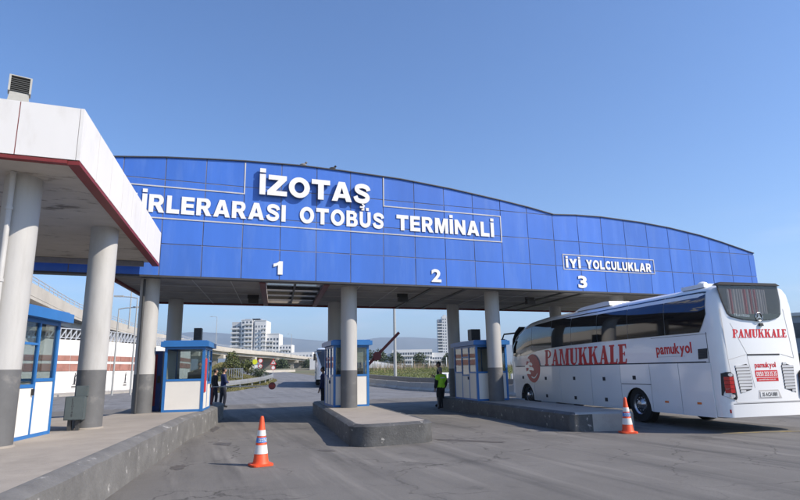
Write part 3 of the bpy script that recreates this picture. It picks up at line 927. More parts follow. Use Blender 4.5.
# ragged spalled patches on the soffit edge: dark rebar strips at the back
part('rear_beam', MB().box(BX0, edge(YR) - 0.35, YR - 0.16, YR + 0.0, cz(YR) - 0.12, cz(YR) + 0.003), M['joint'], **CW)
for (x, y) in ((-2.62, 10.55), (-1.72, 13.35)):
    r = 0.27
    zt = cz(y) + 0.02
    c = part('column', MB().lathe([(r, 0.55), (r, zt)], 32, (x, y, 0)), M['column_white'], can, smooth=40, world=True)
    o = bpy.data.objects.new('painted_base', MB().lathe([(r + 0.004, 0.55), (r + 0.004, 1.72), (r + 0.001, 1.722)], 32, (x, y, 0)).mesh('painted_base', M['column_grey'], 40))
    link(o, c)
    part('column_foot', MB().lathe([(r + 0.035, 0.56), (r + 0.03, 0.585), (r + 0.004, 0.6)], 28, (x, y, 0)), M['platform_top'], can, smooth=40, world=True)
mb = MB().tube([(-2.70, 10.21, 0.57), (-2.70, 10.21, cz(10.2))], 0.045, 10)
for z in (1.9, 3.05, 4.2): mb.tube([(-2.70, 10.21, z), (-2.70, 10.21, z + 0.05)], 0.056, 10)
part('drain_pipe', mb, M['pipe_grey'], can, smooth=40, world=True)

# floodlight on the canopy roof
fl = thing('floodlight', 'weathered grey floodlight with dark finned back on the canopy roof', 'floodlight', (-2.63, 9.72, cz(9.75) + 0.80), R(14))
fl.scale = (0.72, 0.72, 0.72)
part('lamp_housing', MB().prism([(-0.2, 0.20), (0.2, 0.20), (0.17, 0.42), (-0.17, 0.42)], FRONT(0), -0.12, 0.16), M['flood_grey'], fl)
mb = MB()
for k in range(7):
    z = 0.43 + 0.045 * k
    mb.box(-0.17, 0.17, -0.14, 0.02, z, z + 0.022)
mb.box(-0.16, 0.16, -0.10, 0.0, 0.425, 0.74)
part('cooling_fins', mb, M['flood_dark'], fl)
mb = MB().box(0.172, 0.21, -0.15, 0.10, 0.42, 0.77).box(-0.21, -0.172, -0.15, 0.10, 0.42, 0.77).box(-0.21, 0.21, -0.15, 0.10, 0.771, 0.79).box(-0.171, 0.171, 0.025, 0.10, 0.42, 0.77)
part('lamp_hood', mb, M['flood_grey'], fl)
mb = MB().box(-0.07, 0.07, -0.06, 0.06, 0.0, 0.2).box(-0.14, 0.14, -0.1, 0.1, 0.0, 0.03)
part('bracket', mb, M['flood_grey'], fl)

# ------------------------------------------------------------------ booths
def booth(label, loc, rz, w, d, h, sill, sides, roof_over=0.10, roof_h=0.15, group='toll booths at the lanes', inside=True, pane_m=None):
    """local x along the front, y to the back, origin at front left corner.
    sides: dict front/right/back/left -> list of (fraction from, to, kind) ; kind glass / door / wall"""
    t = thing('toll_booth', label, 'toll booth', loc, rz, group)
    pw = 0.075
    mb = MB()
    hh = h - roof_h
    corners = [(0, 0), (w, 0), (w, d), (0, d)]
    for (x, y) in corners:
        sx_ = -1 if x > 0 else 1; sy_ = -1 if y > 0 else 1
        x0, x1 = sorted((x, x + sx_ * pw)); y0, y1 = sorted((y, y + sy_ * pw))
        part('post', MB().box(x0, x1, y0, y1, 0, hh), M['booth_blue'], t)
    o = roof_over
    part('roof', MB().box(-o, w + o, -o, d + o, hh + 0.002, h).box(-o + 0.06, w + o - 0.06, -o + 0.06, d + o - 0.06, h + 0.001, h + 0.03), M['booth_blue'], t)
    part('floor', MB().box(0.08, w - 0.08, 0.08, d - 0.08, 0.0, 0.05), M['booth_inside'], t)
    frames = {'front': ((0, 0), (1, 0), w), 'right': ((w, 0), (0, 1), d), 'back': ((w, d), (-1, 0), w), 'left': ((0, d), (0, -1), d)}
    for sname, bays in sides.items():
        (ox, oy), (dx, dy), ln = frames[sname]
        nx_, ny_ = dy, -dx                       # outward
        def bx(mb, u0, u1, z0, z1, t0, t1):      # u along side, t outward depth
            vs = []
            for z in (z0, z1):
                for tt in (t0, t1):
                    for u in (u0, u1):
                        vs.append((ox + dx * u + nx_ * tt, oy + dy * u + ny_ * tt, z))
            return mb.add(vs, [(0, 2, 3, 1), (4, 5, 7, 6), (0, 1, 5, 4), (2, 6, 7, 3), (0, 4, 6, 2), (1, 3, 7, 5)])
        def fb(*q): part('frame_bar', bx(MB(), *q), M['booth_blue'], t)
        fb(pw, ln - pw, hh - 0.07, hh - 0.001, -0.06, -0.004)
        fb(pw, ln - pw, 0.0, 0.06, -0.06, -0.004)
        for (a, b, kind) in bays:
            u0 = max(pw, a * ln); u1 = min(ln - pw, b * ln)
            if b < 0.999: fb(u1 - 0.025, u1 + 0.025, 0.061, hh - 0.071, -0.058, -0.002)
            e0 = u0 + (0.026 if a > 0.001 else 0.001); e1 = u1 - (0.026 if b < 0.999 else 0.001)
            if kind == 'wall':
                part('wall_panel', bx(MB(), e0, e1, 0.061, hh - 0.071, -0.045, -0.012), M['booth_cream'], t); continue
            s_ = sill - (0.10 if kind == 'door' else 0.0)
            fb(e0, e1, s_ - 0.03, s_ + 0.03, -0.057, -0.001)
            part('wall_panel', bx(MB(), e0, e1, 0.061, s_ - 0.031, -0.045, -0.012), M['booth_cream'], t)
            gm = pane_m or M['booth_glass']
            if kind == 'door':
                zm = s_ + (hh - s_) * 0.62
                fb(e0, e1, zm - 0.02, zm + 0.02, -0.055, -0.003)
                part('window_pane', bx(MB(), e0, e1, s_ + 0.031, zm - 0.021, -0.032, -0.026), gm, t)
                part('window_pane', bx(MB(), e0, e1, zm + 0.021, hh - 0.071, -0.032, -0.026), gm, t)
                part('door_handle', bx(MB(), e1 - 0.06, e1 - 0.03, s_ - 0.16, s_ - 0.05, -0.012, 0.03), M['dark_stuff'], t)
            else:
                part('window_pane', bx(MB(), e0, e1, s_ + 0.031, hh - 0.071, -0.032, -0.026), gm, t)
    if inside:
        mb = MB().box(0.1, w - 0.1, 0.12, 0.62, sill - 0.22, sill - 0.17).box(0.12, 0.17, 0.14, 0.6, 0.05, sill - 0.22).box(w - 0.17, w - 0.12, 0.14, 0.6, 0.05, sill - 0.22)
        part('desk', mb, M['booth_inside'], t)
        mb = MB().box(w * 0.55, w * 0.55 + 0.4, 0.3, 0.35, sill - 0.07, sill + 0.22).box(w * 0.55 + 0.15, w * 0.55 + 0.25, 0.3, 0.4, sill - 0.17, sill - 0.07)
        part('monitor', mb, M['dark_stuff'], t)
    return t

b1 = booth('blue and cream toll booth with one big front window beside lane 1', (-0.47, 17.58, 0.57), R(-2.0) , 1.10, 1.65, 1.95, 0.87,
           {'front': [(0, 1, 'glass')], 'right': [(0, 0.5, 'glass'), (0.5, 1, 'door')], 'back': [(0, 1, 'glass')], 'left': [(0, 1, 'wall')]})
b1.rotation_euler = (0, 0, R(-9.5))
bmid = booth('blue framed toll booth behind the middle column on the central island', (4.66, 18.42, 0.46), R(-4), 1.20, 1.75, 2.13, 1.0,
             {'front': [(0, 1, 'glass')], 'right': [(0, 0.33, 'glass'), (0.33, 0.66, 'door'), (0.66, 1, 'glass')], 'back': [(0, 1, 'glass')],
              'left': [(0, 0.33, 'glass'), (0.33, 0.66, 'door'), (0.66, 1, 'glass')]})
mb = MB()
for a, b in ((0.10, 0.40), (0.68, 1.10)):
    for k in range(14):
        z = 1.42 + k * 0.037
        mb.box(a, b, 0.075, 0.088, z, z + 0.03)
part('blind', mb, M['blind'], bmid)
brt = booth('blue framed toll booth behind the column next to the big coach', (9.98, 18.5, 0.46), R(-7), 1.22, 2.4, 2.13, 1.0,
            {'front': [(0, 1, 'glass')], 'right': [(0, 0.5, 'glass'), (0.5, 1, 'wall')], 'back': [(0, 1, 'wall')],
             'left': [(0, 0.36, 'glass'), (0.36, 0.68, 'door'), (0.68, 1, 'glass')]})
# leftmost, bigger booth under the canopy; only its right side shows
bl = booth('blue and cream booth under the canopy between the two thick columns', (-4.05, 10.95, 0.57), R(-13.3), 1.40, 2.0, 2.22, 0.98,
           {'front': [(0, 1, 'glass')], 'right': [(0, 0.27, 'glass'), (0.27, 0.62, 'door'), (0.62, 1, 'glass')], 'back': [(0, 1, 'glass')], 'left': [(0, 1, 'wall')]},
           roof_over=0.16, roof_h=0.17)

def rooftop_unit(label, loc, w, d, h, rz):
    mb = MB().box(-w / 2, w / 2, -d / 2, d / 2, 0.04, h)
    for k in range(5):
        z = 0.1 + (h - 0.16) * k / 4
        mb.box(-w / 2 + 0.02, w / 2 - 0.02, -d / 2 - 0.012, -d / 2 - 0.001, z, z + 0.02)
    mb.box(-w / 2 + 0.02, -w / 2 + 0.06, -d / 2 + 0.02, d / 2 - 0.02, 0, 0.04).box(w / 2 - 0.06, w / 2 - 0.02, -d / 2 + 0.02, d / 2 - 0.02, 0, 0.04)
    return single('cooling_unit', mb, M['ac_black'], label, 'cooling unit', loc, rz, 'dark cooling units on booth roofs')
rooftop_unit('tall black cooling unit on the roof of the booth at lane 1', (0.42, 18.5, 2.552), 0.22, 0.34, 0.42, R(-8))
rooftop_unit('black cooling unit on the roof of the booth by the big coach', (10.38, 19.3, 2.622), 0.36, 0.4, 0.44, R(-8))

# red notice on the side of booth one
mb = MB().box(0, 0.012, 0, 0.34, 0, 0.95)
no = single('notice_board', mb, M['bus_red'], 'narrow vertical red notice on the right side of the lane 1 booth', 'notice', (0, 0, 0), R(-6))
no.rotation_euler = (0, 0, R(-9.5))
no.location = b1.matrix_basis @ Vector((1.103, 0.10, 0.52))

# vending machine behind the gate column
vm = thing('vending_machine', 'dark blue and red vending machine half hidden behind the left gate column', 'vending machine', (-0.83, 18.35, 0.57), R(-8))
part('cabinet', MB().box(-0.35, 0.3, 0, 0.7, 0.04, 1.72).box(-0.33, 0.28, 0.03, 0.67, 0, 0.04), M['vend_blue'], vm)
part('front_panel', MB().box(-0.12, 0.16, -0.02, -0.001, 0.15, 1.62), M['vend_red'], vm)
part('coin_slot', MB().box(0.19, 0.27, -0.025, -0.001, 0.8, 1.0), M['dark_stuff'], vm)

# electrical cabinet on a post
eb = thing('electric_cabinet', 'grey green steel cabinet on short legs before the second column', 'electric cabinet', (-1.90, 12.98, 0.57), R(-4))
eb.scale = (0.92, 0.92, 0.92)
part('cabinet', MB().box(-0.18, 0.18, -0.14, 0.14, 0.22, 0.70), M['ebox'], eb)
part('door', MB().box(-0.165, 0.165, -0.15, -0.141, 0.235, 0.685), M['ebox'], eb)
part('upper_box', MB().box(-0.02, 0.2, -0.02, 0.16, 0.702, 0.92), M['ebox'], eb)
part('leg', MB().box(-0.12, -0.05, -0.05, 0.05, 0, 0.22), M['pipe_dark'], eb)
part('leg', MB().box(0.03, 0.10, -0.05, 0.05, 0, 0.22), M['pipe_dark'], eb)
mb = MB()
for k, ch in enumerate('İZOTAŞ'):
    bm_, w_ = glyph(ch, 0.02, 0)
    bm_.verts.index_update()
    mb.add([(-0.05 + v.co.x * 0.04, -0.150 - v.co.z * 0.002, 0.61 - 0.062 * k + v.co.y * 0.042) for v in bm_.verts], [[v.index for v in f.verts] for f in bm_.faces])
part('lettering', mb, M['ink'], eb, fix=False)

# ------------------------------------------------------------------ traffic cones
def cone(label, loc, rz, s=0.95):
    t = thing('traffic_cone', label, 'traffic cone', loc, rz, 'orange traffic cones on the road')
    H_ = 0.88 * s
    def rad(z): return 0.142 - (0.142 - 0.030) * (z / H_)
    base = rounded([(-0.19, -0.19), (0.19, -0.19), (0.19, 0.19), (-0.19, 0.19)], [0.08] * 4, 4)
    part('base', MB().prism(base, XYZ, 0.0, 0.035), M['cone_orange'], t)
    part('cone_body', MB().lathe([(0.158, 0.03), (rad(0.07), 0.07), (rad(H_ * 0.96), H_ * 0.96), (rad(H_) * 0.75, H_)], 24), M['cone_orange'], t, 40)
    for a, b, m in ((0.24, 0.415, 'cone_white'), (0.465, 0.565, 'cone_blue'), (0.60, 0.715, 'cone_white')):
        part('reflective_band', MB().lathe([(rad(a * H_) + 0.0045, a * H_), (rad(b * H_) + 0.0045, b * H_)], 24), M[m], t, 40)
    mb = MB()
    rr = rad(0.51 * H_) + 0.006
    def fn(u, v, d):
        a = -math.pi / 2 + (u - 0.075) / rr
        return ((rr + d) * math.cos(a), (rr + d) * math.sin(a), 0.485 * H_ + v)
    print_word(mb, 'İZOTAŞ', 0.05, 0.17, 0.02, fn, 0.003, gap=0.1)
    part('lettering', mb, M['letter_white'], t, fix=False)
    return t
cone('orange cone with white and blue bands standing alone in lane 1', (1.40, 10.70, 0.004), R(10))
cone('orange cone with white and blue bands beside the wheel of the big coach', (10.2, 11.38, 0.004), R(-20))

# ------------------------------------------------------------------ serif capitals for the coach
def serif_word(mb, text, h, total, fn, depth, slant=0.0):
    gaps = 0.05
    def q(poly, k=0):
        glyphs[-1][1].append((poly, k))
    def stem(x0, x1, z0=0, z1=1):
        if z1 - z0 > 0.6: x0, x1 = x0 - 0.015, x1 + 0.03
        return [(x0, z0), (x1, z0), (x1, z1), (x0, z1)]
    def serif(x0, x1, z, t=0.09): return stem(x0, x1, z if z < 0.5 else 1 - t, (z if z < 0.5 else 1 - t) + t)
    glyphs = []
    for ch in text:
        glyphs.append([ch, [], 0])
        if ch == 'P':
            q(stem(0.10, 0.32)); q(serif(0, 0.44, 0), 1); q(serif(0, 0.12, 0.93), 1)
            n = 10
            o = [(0.34 + 0.42 * math.sin(math.pi * i / n), 0.73 + 0.27 * math.cos(math.pi * i / n)) for i in range(n + 1)]
            i_ = [(0.35 + 0.23 * math.sin(math.pi * i / n), 0.73 + 0.195 * math.cos(math.pi * i / n)) for i in range(n + 1)]
            o = [(0.30, 1.0)] + o + [(0.30, 0.46)]; i_ = [(0.30, 0.925)] + i_ + [(0.30, 0.535)]
            for k in range(len(o) - 1): q([o[k], i_[k], i_[k + 1], o[k + 1]], 2)
            glyphs[-1][2] = 0.76
        elif ch == 'A':
            q([(0.08, 0), (0.20, 0), (0.47, 0.93), (0.38, 1.0)]); q([(0.48, 0), (0.78, 0), (0.52, 1.0), (0.34, 1.0)], 1)
            q(stem(0.22, 0.60, 0.26, 0.335), 2); q(serif(0, 0.28, 0), 3); q(serif(0.44, 0.84, 0), 3)
            glyphs[-1][2] = 0.84
        elif ch == 'M':
            q(stem(0.10, 0.18)); q([(0.12, 1), (0.36, 1), (0.58, 0.0), (0.50, 0.0)], 1); q([(0.50, 0.0), (0.57, 0.0), (0.84, 1), (0.78, 1)], 2)
            q(stem(0.76, 0.98), 3); q(serif(0, 0.28, 0), 4); q(serif(0.66, 1.08, 0), 4); q(serif(0.0, 0.14, 0.93), 4); q(serif(0.95, 1.08, 0.93), 4)
            glyphs[-1][2] = 1.08
        elif ch == 'U':
            q(stem(0.10, 0.32, 0.25)); q(stem(0.64, 0.73, 0.25), 0); q(serif(0, 0.42, 0.93), 1); q(serif(0.54, 0.83, 0.93), 1)
            n = 10
            o = [(0.415 - 0.315 * math.cos(math.pi * i / n), 0.27 - 0.28 * math.sin(math.pi * i / n)) for i in range(n + 1)]
            i_ = [(0.48 - 0.16 * math.cos(math.pi * i / n), 0.27 - 0.17 * math.sin(math.pi * i / n)) for i in range(n + 1)]
            for k in range(n): q([o[k], o[k + 1], i_[k + 1], i_[k]], 2)
            glyphs[-1][2] = 0.83
        elif ch == 'K':
            q(stem(0.10, 0.32)); q(serif(0, 0.42, 0), 1); q(serif(0, 0.42, 0.93), 1)
            q([(0.30, 0.42), (0.38, 0.42), (0.76, 0.96), (0.66, 0.96)], 2); q([(0.42, 0.56), (0.58, 0.72), (0.86, 0.0), (0.60, 0.0)], 3)
            q(serif(0.54, 0.94, 0), 4); q(serif(0.56, 0.84, 0.93), 4)
            glyphs[-1][2] = 0.92
        elif ch == 'L':
            q(stem(0.10, 0.32)); q(serif(0, 0.42, 0.93), 1); q(serif(0, 0.64, 0), 1); q([(0.54, 0.05), (0.64, 0.05), (0.67, 0.26), (0.60, 0.26)], 2)
            glyphs[-1][2] = 0.67
        elif ch == 'E':
            q(stem(0.10, 0.32)); q(serif(0, 0.64, 0), 1); q(serif(0, 0.62, 0.93), 1); q(stem(0.30, 0.5, 0.47, 0.54), 1)
            q([(0.54, 0.05), (0.64, 0.05), (0.67, 0.25), (0.60, 0.25)], 2); q([(0.58, 0.76), (0.63, 0.76), (0.62, 0.95), (0.53, 0.95)], 2); q(stem(0.46, 0.52, 0.40, 0.61), 2)
            glyphs[-1][2] = 0.67
    W_ = sum(g[2] for g in glyphs) + gaps * (len(glyphs) - 1)
    f = total / W_; x = 0
    for ch, polys, w in glyphs:
        for poly, k in polys:
            a = sum(poly[i][0] * poly[(i + 1) % len(poly)][1] - poly[(i + 1) % len(poly)][0] * poly[i][1] for i in range(len(poly)))
            if a < 0: poly = poly[::-1]
            mb.prism([((x + px_) * f + slant * pz * h, pz * h) for px_, pz in poly], fn, 0.0, depth + 0.0004 * k)
        x += w + gaps

# ------------------------------------------------------------------ coach
BW, BL = 2.46, 12.2
def coach(label, loc, rz, livery=True):
    """local x across (0 = left side), y forward from the rear, z up"""
    t = thing('coach', label, 'coach', loc, rz)
    hw = BW / 2
    def roofz(y): return float(np.interp(y, [-0.2, 0.1, 8.6, 9.6, 10.45, 11.0, 11.4, 11.9, 12.12, 12.25], [3.50, 3.55, 3.55, 3.49, 3.33, 3.12, 2.85, 2.35, 1.8, 1.0]))
    def halfw(y): return float(np.interp(y, [-0.2, -0.17, -0.1, 0.0, 0.1, 10.4, 11.0, 11.5, 11.9, 12.1, 12.25], [hw - 0.19, hw - 0.12, hw - 0.05, hw - 0.01, hw, hw, hw - 0.03, hw - 0.10, hw - 0.24, hw - 0.40, hw - 0.62]))
    def sec(y):
        zr, w = roofz(y), halfw(y)
        zb = 0.62 if y < 0.3 else 1.02
        if y > 11.0: zb = 0.55
        p = [(w, zb)]
        for z, dx in ((1.0, 0.0), (1.62, 0.0), (2.3, 0.0), (3.0, 0.03), (3.3, 0.09), (3.44, 0.2), (3.52, 0.42)):
            z2 = z if zr > 3.54 else zb + (z - zb) * (zr - zb) / (3.55 - zb)
            z2 = max(z2, zb + 0.001 * (len(p)))
            dd = dx
            p.append((w - dd, z2))
        p.append((0.0, zr))
        return p
    st = [-0.2, -0.17, -0.1, 0.0, 0.1, 0.28, 0.6, 2, 4, 6, 8, 8.8, 9.6, 10.2, 10.7, 11.1, 11.5, 11.8, 12.0, 12.12, 12.25]
    mb = MB(); rings = []
    for y in st:
        p = sec(y)
        ring = [(hw - x, y, z) for x, z in p] + [(hw + x, y, z) for x, z in reversed(p[:-1])]
        rings.append(ring)
    n = len(rings[0])
    vs = [v for r in rings for v in r]
    fs = []
    for i in range(len(st) - 1):
        for k in range(n - 1):
            fs.append((i * n + k, i * n + k + 1, (i + 1) * n + k + 1, (i + 1) * n + k))
        fs.append((i * n + n - 1, i * n, (i + 1) * n, (i + 1) * n + n - 1))
    fs.append(tuple(range(n))); fs.append(tuple(reversed(range((len(st) - 1) * n, len(st) * n))))
    mb.add(vs, fs)
    part('body', mb, M['bus_white'], t, 40)
    # underbody between the wheels
    part('underbody', MB().box(0.40, BW - 0.40, 0.35, 11.6, 0.30, 1.0).box(0.05, BW - 0.05, 3.76, 9.3, 0.42, 1.0).box(0.05, BW - 0.05, 0.3, 2.3, 0.42, 1.0), M['bus_under'], t)
    # side panels hung proud of the shell, with dark gaps behind
    TH = 0.028
    def side(s):
        if s < 0: return lambda u, v, d: (-d, u, v)
        return lambda u, v, d: (BW + d, u, v)
    def arch(y0, y1, yc, r, zb, zt):
        pts_ = [(y0, zb)]
        for k in range(13):
            a = math.pi - math.pi * k / 12
            pts_.append((yc + r * math.cos(a), 0.36 + (r + 0.04) * math.sin(a)))
        pts_ += [(y1, zb), (y1, zt), (y0, zt)]
        return pts_
    for s in (-1, 1):
        fn = side(s)
        part('gap_backing', MB().box(*((-0.004, 0.004) if s < 0 else (BW - 0.004, BW + 0.004)), 0.26, 11.0, 1.0, 1.66), M['bus_gap'], t)
        gaps_ = [(0.13, 1.215), (1.235, 2.355), (3.735, 5.30), (5.32, 7.30), (7.32, 9.34)]
        for a, b in gaps_:
            part('luggage_door', MB().prism([(a, 0.34), (b, 0.34), (b, 1.625), (a, 1.625)], fn, 0.005, TH), M['bus_white'], t)
        part('side_panel', MB().prism([(2.375, 1.075), (3.715, 1.075), (3.715, 1.625), (2.375, 1.625)], fn, 0.005, TH), M['bus_white'], t)
        part('wheel_arch', MB().prism(arch(2.375, 3.715, 3.02, 0.575, 0.34, 1.055), fn, 0.005, TH), M['bus_white'], t)
        part('wheel_arch', MB().prism(arch(9.36, 10.75, 10.0, 0.575, 0.34, 1.625), fn, 0.005, TH), M['bus_white'], t)
        part('corner_panel', MB().prism([(10.77, 0.36), (11.1, 0.36), (11.1, 1.625), (10.77, 1.625)], fn, 0.005, 0.02), M['bus_white'], t)
        part('waist_seam', MB().prism([(0.13, 1.632), (11.0, 1.632), (11.0, 1.644), (0.13, 1.644)], fn, 0.0005, 0.005), M['bus_gap'], t)
        part('corner_seam', MB().prism([(0.15, 1.65), (0.165, 1.65), (0.165, 2.36), (0.15, 2.36)], fn, 0.0, 0.0035), M['bus_gap'], t)
        part('window_sill_seam', MB().prism([(0.13, 2.315), (2.2, 2.315), (2.2, 2.324), (0.13, 2.324)], fn, 0.0005, 0.0032), M['bus_gap'], t)
        for y, z in ((8.38, 1.18), (6.35, 1.2), (4.58, 1.2), (3.07, 1.25), (8.37, 0.54), (6.35, 0.55), (4.55, 0.57), (10.3, 1.2)):
            part('door_latch', MB().prism([(y - 0.07, z - 0.055), (y + 0.07, z - 0.055), (y + 0.07, z + 0.055), (y - 0.07, z + 0.055)], fn, TH + 0.001, TH + 0.009), M['bus_gap'], t)
        for y, z in ((1.79, 0.63), (0.62, 0.65)):
            part('side_reflector', MB().prism([(y - 0.07, z - 0.025), (y + 0.07, z - 0.025), (y + 0.07, z + 0.025), (y - 0.07, z + 0.025)], fn, TH + 0.001, TH + 0.01), M['lens_orange'], t)
        # engine air grille
        mb = MB().prism([(0.03 + 0.17, 1.73), (0.5, 1.71), (0.48, 1.96), (0.17, 1.97)], fn, 0.002, 0.008)
        g = part('air_grille', mb, M['bus_gap'], t)
        mb = MB()
        for k in range(6):
            z = 1.735 + k * 0.038
            mb.prism([(0.2, z), (0.475, z), (0.475, z + 0.012), (0.2, z + 0.012)], fn, 0.009, 0.014)
        part('grille_slats', mb, M['flood_dark'], g)
        # side glass following the shell
        def sx_at(z, y):
            zr = roofz(y); w = halfw(y)
            zz = [0.9, 2.3, 3.0, 3.3, 3.44, 3.52]; dx = [0, 0, 0.03, 0.09, 0.2, 0.42]
            k = 1.0 if zr > 3.54 else (zr - 1.02) / (3.55 - 1.02)
            zz2 = [1.02 + (q - 1.02) * k for q in zz]
            return (hw - w) + float(np.interp(z, zz2, dx))
        gy = [0.10, 0.22, 0.36, 1.6, 3.2, 4.8, 6.4, 7.8, 9.0, 10.0, 10.9, 11.35]
        ztop = [3.36, 3.375, 3.38, 3.375, 3.37, 3.355, 3.34, 3.31, 3.25, 3.12, 2.82, 2.52]
        zbot = [2.80, 2.58, 2.37, 2.37, 2.365, 2.355, 2.335, 2.30, 2.22, 2.08, 2.05, 2.10]
        cuts = [(0.10, 1.6), (1.6, 3.2), (3.2, 4.8), (4.8, 6.4), (6.4, 7.8), (7.8, 9.4), (9.4, 11.35)]
        for a, b in cuts:
            yy_ = [a] + [y for y in gy if a < y < b] + [b]
            if a > 0.11: yy_[0] = a + 0.008
            if b < 11.3: yy_[-1] = b - 0.008
            mb = MB(); vs = []
            nz_ = 6
            for off in (0.014, 0.002):
                for y in yy_:
                    z1 = float(np.interp(y, gy, ztop)); z0 = float(np.interp(y, gy, zbot))
                    for k in range(nz_):
                        z = z0 + (z1 - z0) * k / (nz_ - 1)
                        x = sx_at(z, y) - off
                        vs.append((x if s < 0 else BW - x, y, z))
            m_ = len(yy_)
            fs = []
            for i in range(m_ - 1):
                for k in range(nz_ - 1):
                    fs.append((i * nz_ + k, i * nz_ + k + 1, (i + 1) * nz_ + k + 1, (i + 1) * nz_ + k))
            mb.add(vs, fs)
            part('side_window', mb, M['bus_glass'], t, 30)
        # wheels
        for yc in (3.02, 10.0):
            x0 = 0.05 if s < 0 else BW - 0.35
            mb = MB()
            prof = [(0.30, 0.0), (0.47, 0.0), (0.51, 0.04), (0.51, 0.26), (0.47, 0.30), (0.30, 0.30)]
            w_ = MB().lathe(prof, 28, cap=False)
            w_.v = [((x0 + z), yc + x, 0.51 + y) for x, y, z in w_.v]
            wh = part('wheel', w_, M['tyre'], t, 40)
            xo = x0 - 0.012 if s < 0 else x0 + 0.312
            dirn = 1 if s < 0 else -1
            rm = MB()
            pr = MB().lathe([(0.285, -0.01), (0.30, 0.03), (0.27, 0.05), (0.22, 0.10), (0.14, 0.06), (0.10, -0.02), (0.04, -0.035), (0.0001, -0.036)], 24, cap=False)
            rm.v = [(xo + dirn * z, yc + x, 0.51 + y) for x, y, z in pr.v]; rm.f = pr.f; rm.mi = pr.mi
            dk = MB().lathe([(0.255, 0.062), (0.22, 0.10), (0.19, 0.088)], 24, cap=False)
            rm.add([(xo + dirn * (z - 0.012), yc + x, 0.51 + y) for x, y, z in dk.v], dk.f, 1)
            for k in range(10):
                a = 2 * math.pi * k / 10
                rm.ball((xo + dirn * 0.05, yc + 0.185 * math.cos(a), 0.51 + 0.185 * math.sin(a)), 0.022, 6, 4)
            o = bpy.data.objects.new('rim', rm.mesh('rim', [M['chrome'], M['bus_gap']], 40)); link(o, wh)
    # front: windscreen, bumper, mirrors
    mb = MB()
    vs = []
    for off in (0.012, 0.002):
        for z in (1.35, 1.8, 2.3, 2.8, 3.1, 3.28):
            y = float(np.interp(-z, [-3.55, -3.33, -3.12, -2.85, -2.35, -1.8, -1.0], [9.0, 10.45, 11.0, 11.4, 11.9, 12.12, 12.25]))
            hw_ = halfw(y) - 0.05
            for k in range(5):
                x = hw + hw_ * (k - 2) / 2
                vs.append((x, y + off, z + off))
    fs = []
    for i in range(5):
        for k in range(4): fs.append((i * 5 + k, i * 5 + k + 1, (i + 1) * 5 + k + 1, (i + 1) * 5 + k))
    mb.add(vs, fs)
    part('windscreen', mb, M['bus_glass'], t, 40)
    part('front_bumper', MB().box(0.55, BW - 0.55, 12.1, 12.30, 0.34, 0.95), M['bus_white'], t)
    for s in (-1, 1):
        x = 0.45 if s < 0 else BW - 0.45
        part('headlight', MB().ball((x, 12.12, 0.85), (0.14, 0.10, 0.08), 10, 7), M['lens_clear'], t, 60)
        xm = -0.12 if s < 0 else BW + 0.12
        mb = MB().tube([(hw + s * 0.75, 11.2, 3.1), (xm, 11.75, 3.05), (xm, 11.95, 2.85)], 0.035, 8)
        mb.box(xm - 0.11, xm + 0.11, 11.88, 12.0, 2.25, 2.85)
        part('mirror', mb, M['dark_stuff'], t, 30)
    # roof fittings
    mb = MB().prism([(0.75, 3.5), (1.75, 3.5), (1.6, 3.66), (1.45, 3.68), (1.38, 3.75), (1.22, 3.75), (1.15, 3.68), (0.9, 3.62)], FRONT(0), 0.25, 1.0)
    part('roof_hatch', MB().box(0.30, BW - 0.6, 0.35, 1.15, 3.5, 3.60).ball((0.5, 0.6, 3.60), (0.13, 0.13, 0.09), 10, 6), M['bus_white'], t, 30)
    mb = MB().prism([(4.3, 3.50), (6.4, 3.50), (6.0, 3.60), (4.6, 3.645), (4.35, 3.63)], lambda u, v, d: (d, u, v), 0.25, BW - 0.25)
    part('air_conditioner', mb, M['bus_white'], t)
    # rear
    RY, RX = -0.2, 0.21
    rf = lambda u, v, d: (u - RX, RY - d, v)
    glassp = [(0.36, 3.47), (0.46, 3.05), (0.56, 2.78), (0.66, 2.70), (1.0, 2.63), (1.42, 2.60), (1.85, 2.63), (2.08, 2.69), (2.16, 2.78), (2.20, 3.1), (2.18, 3.47)]
    def shrink(poly, k, c=(1.3, 3.05)): return [(c[0] + (x - c[0]) * k, c[1] + (z - c[1]) * k) for x, z in poly]
    part('window_surround', MB().prism(glassp, rf, 0.001, 0.010), M['bus_gap'], t)
    mb = MB()
    k = 0; x = 0.62
    while x < 1.75:
        w_ = random.uniform(0.05, 0.10)
        mi = 0 if random.random() < 0.35 else 1
        z0 = 2.76
        mb.add([rf(x, z0, 0.014), rf(x + w_ * 0.5, z0, 0.026), rf(x + w_, z0, 0.014), rf(x + w_, 3.38, 0.014), rf(x + w_ * 0.5, 3.38, 0.026), rf(x, 3.38, 0.014)], [(0, 1, 4, 5), (1, 2, 3, 4)], mi)
        x += w_
    part('curtain', mb, [M['curtain'], M['curtain_grey']], t, fix=False)
    gp = shrink(glassp, 0.985)
    part('rear_window', MB().prism(gp, rf, 0.034, 0.040), M['rear_glass'], t)
    part('window_lower_band', MB().prism([(0.60, 2.765), (0.68, 2.71), (1.0, 2.645), (1.42, 2.615), (1.84, 2.645), (2.07, 2.705), (2.13, 2.775)], rf, 0.041, 0.043), M['bus_glass'], t)
    part('rear_spoiler', MB().prism([(0.32, 3.475), (2.22, 3.475), (2.1, 3.535), (0.45, 3.545)], rf, -0.1, 0.06), M['bus_gap'], t)
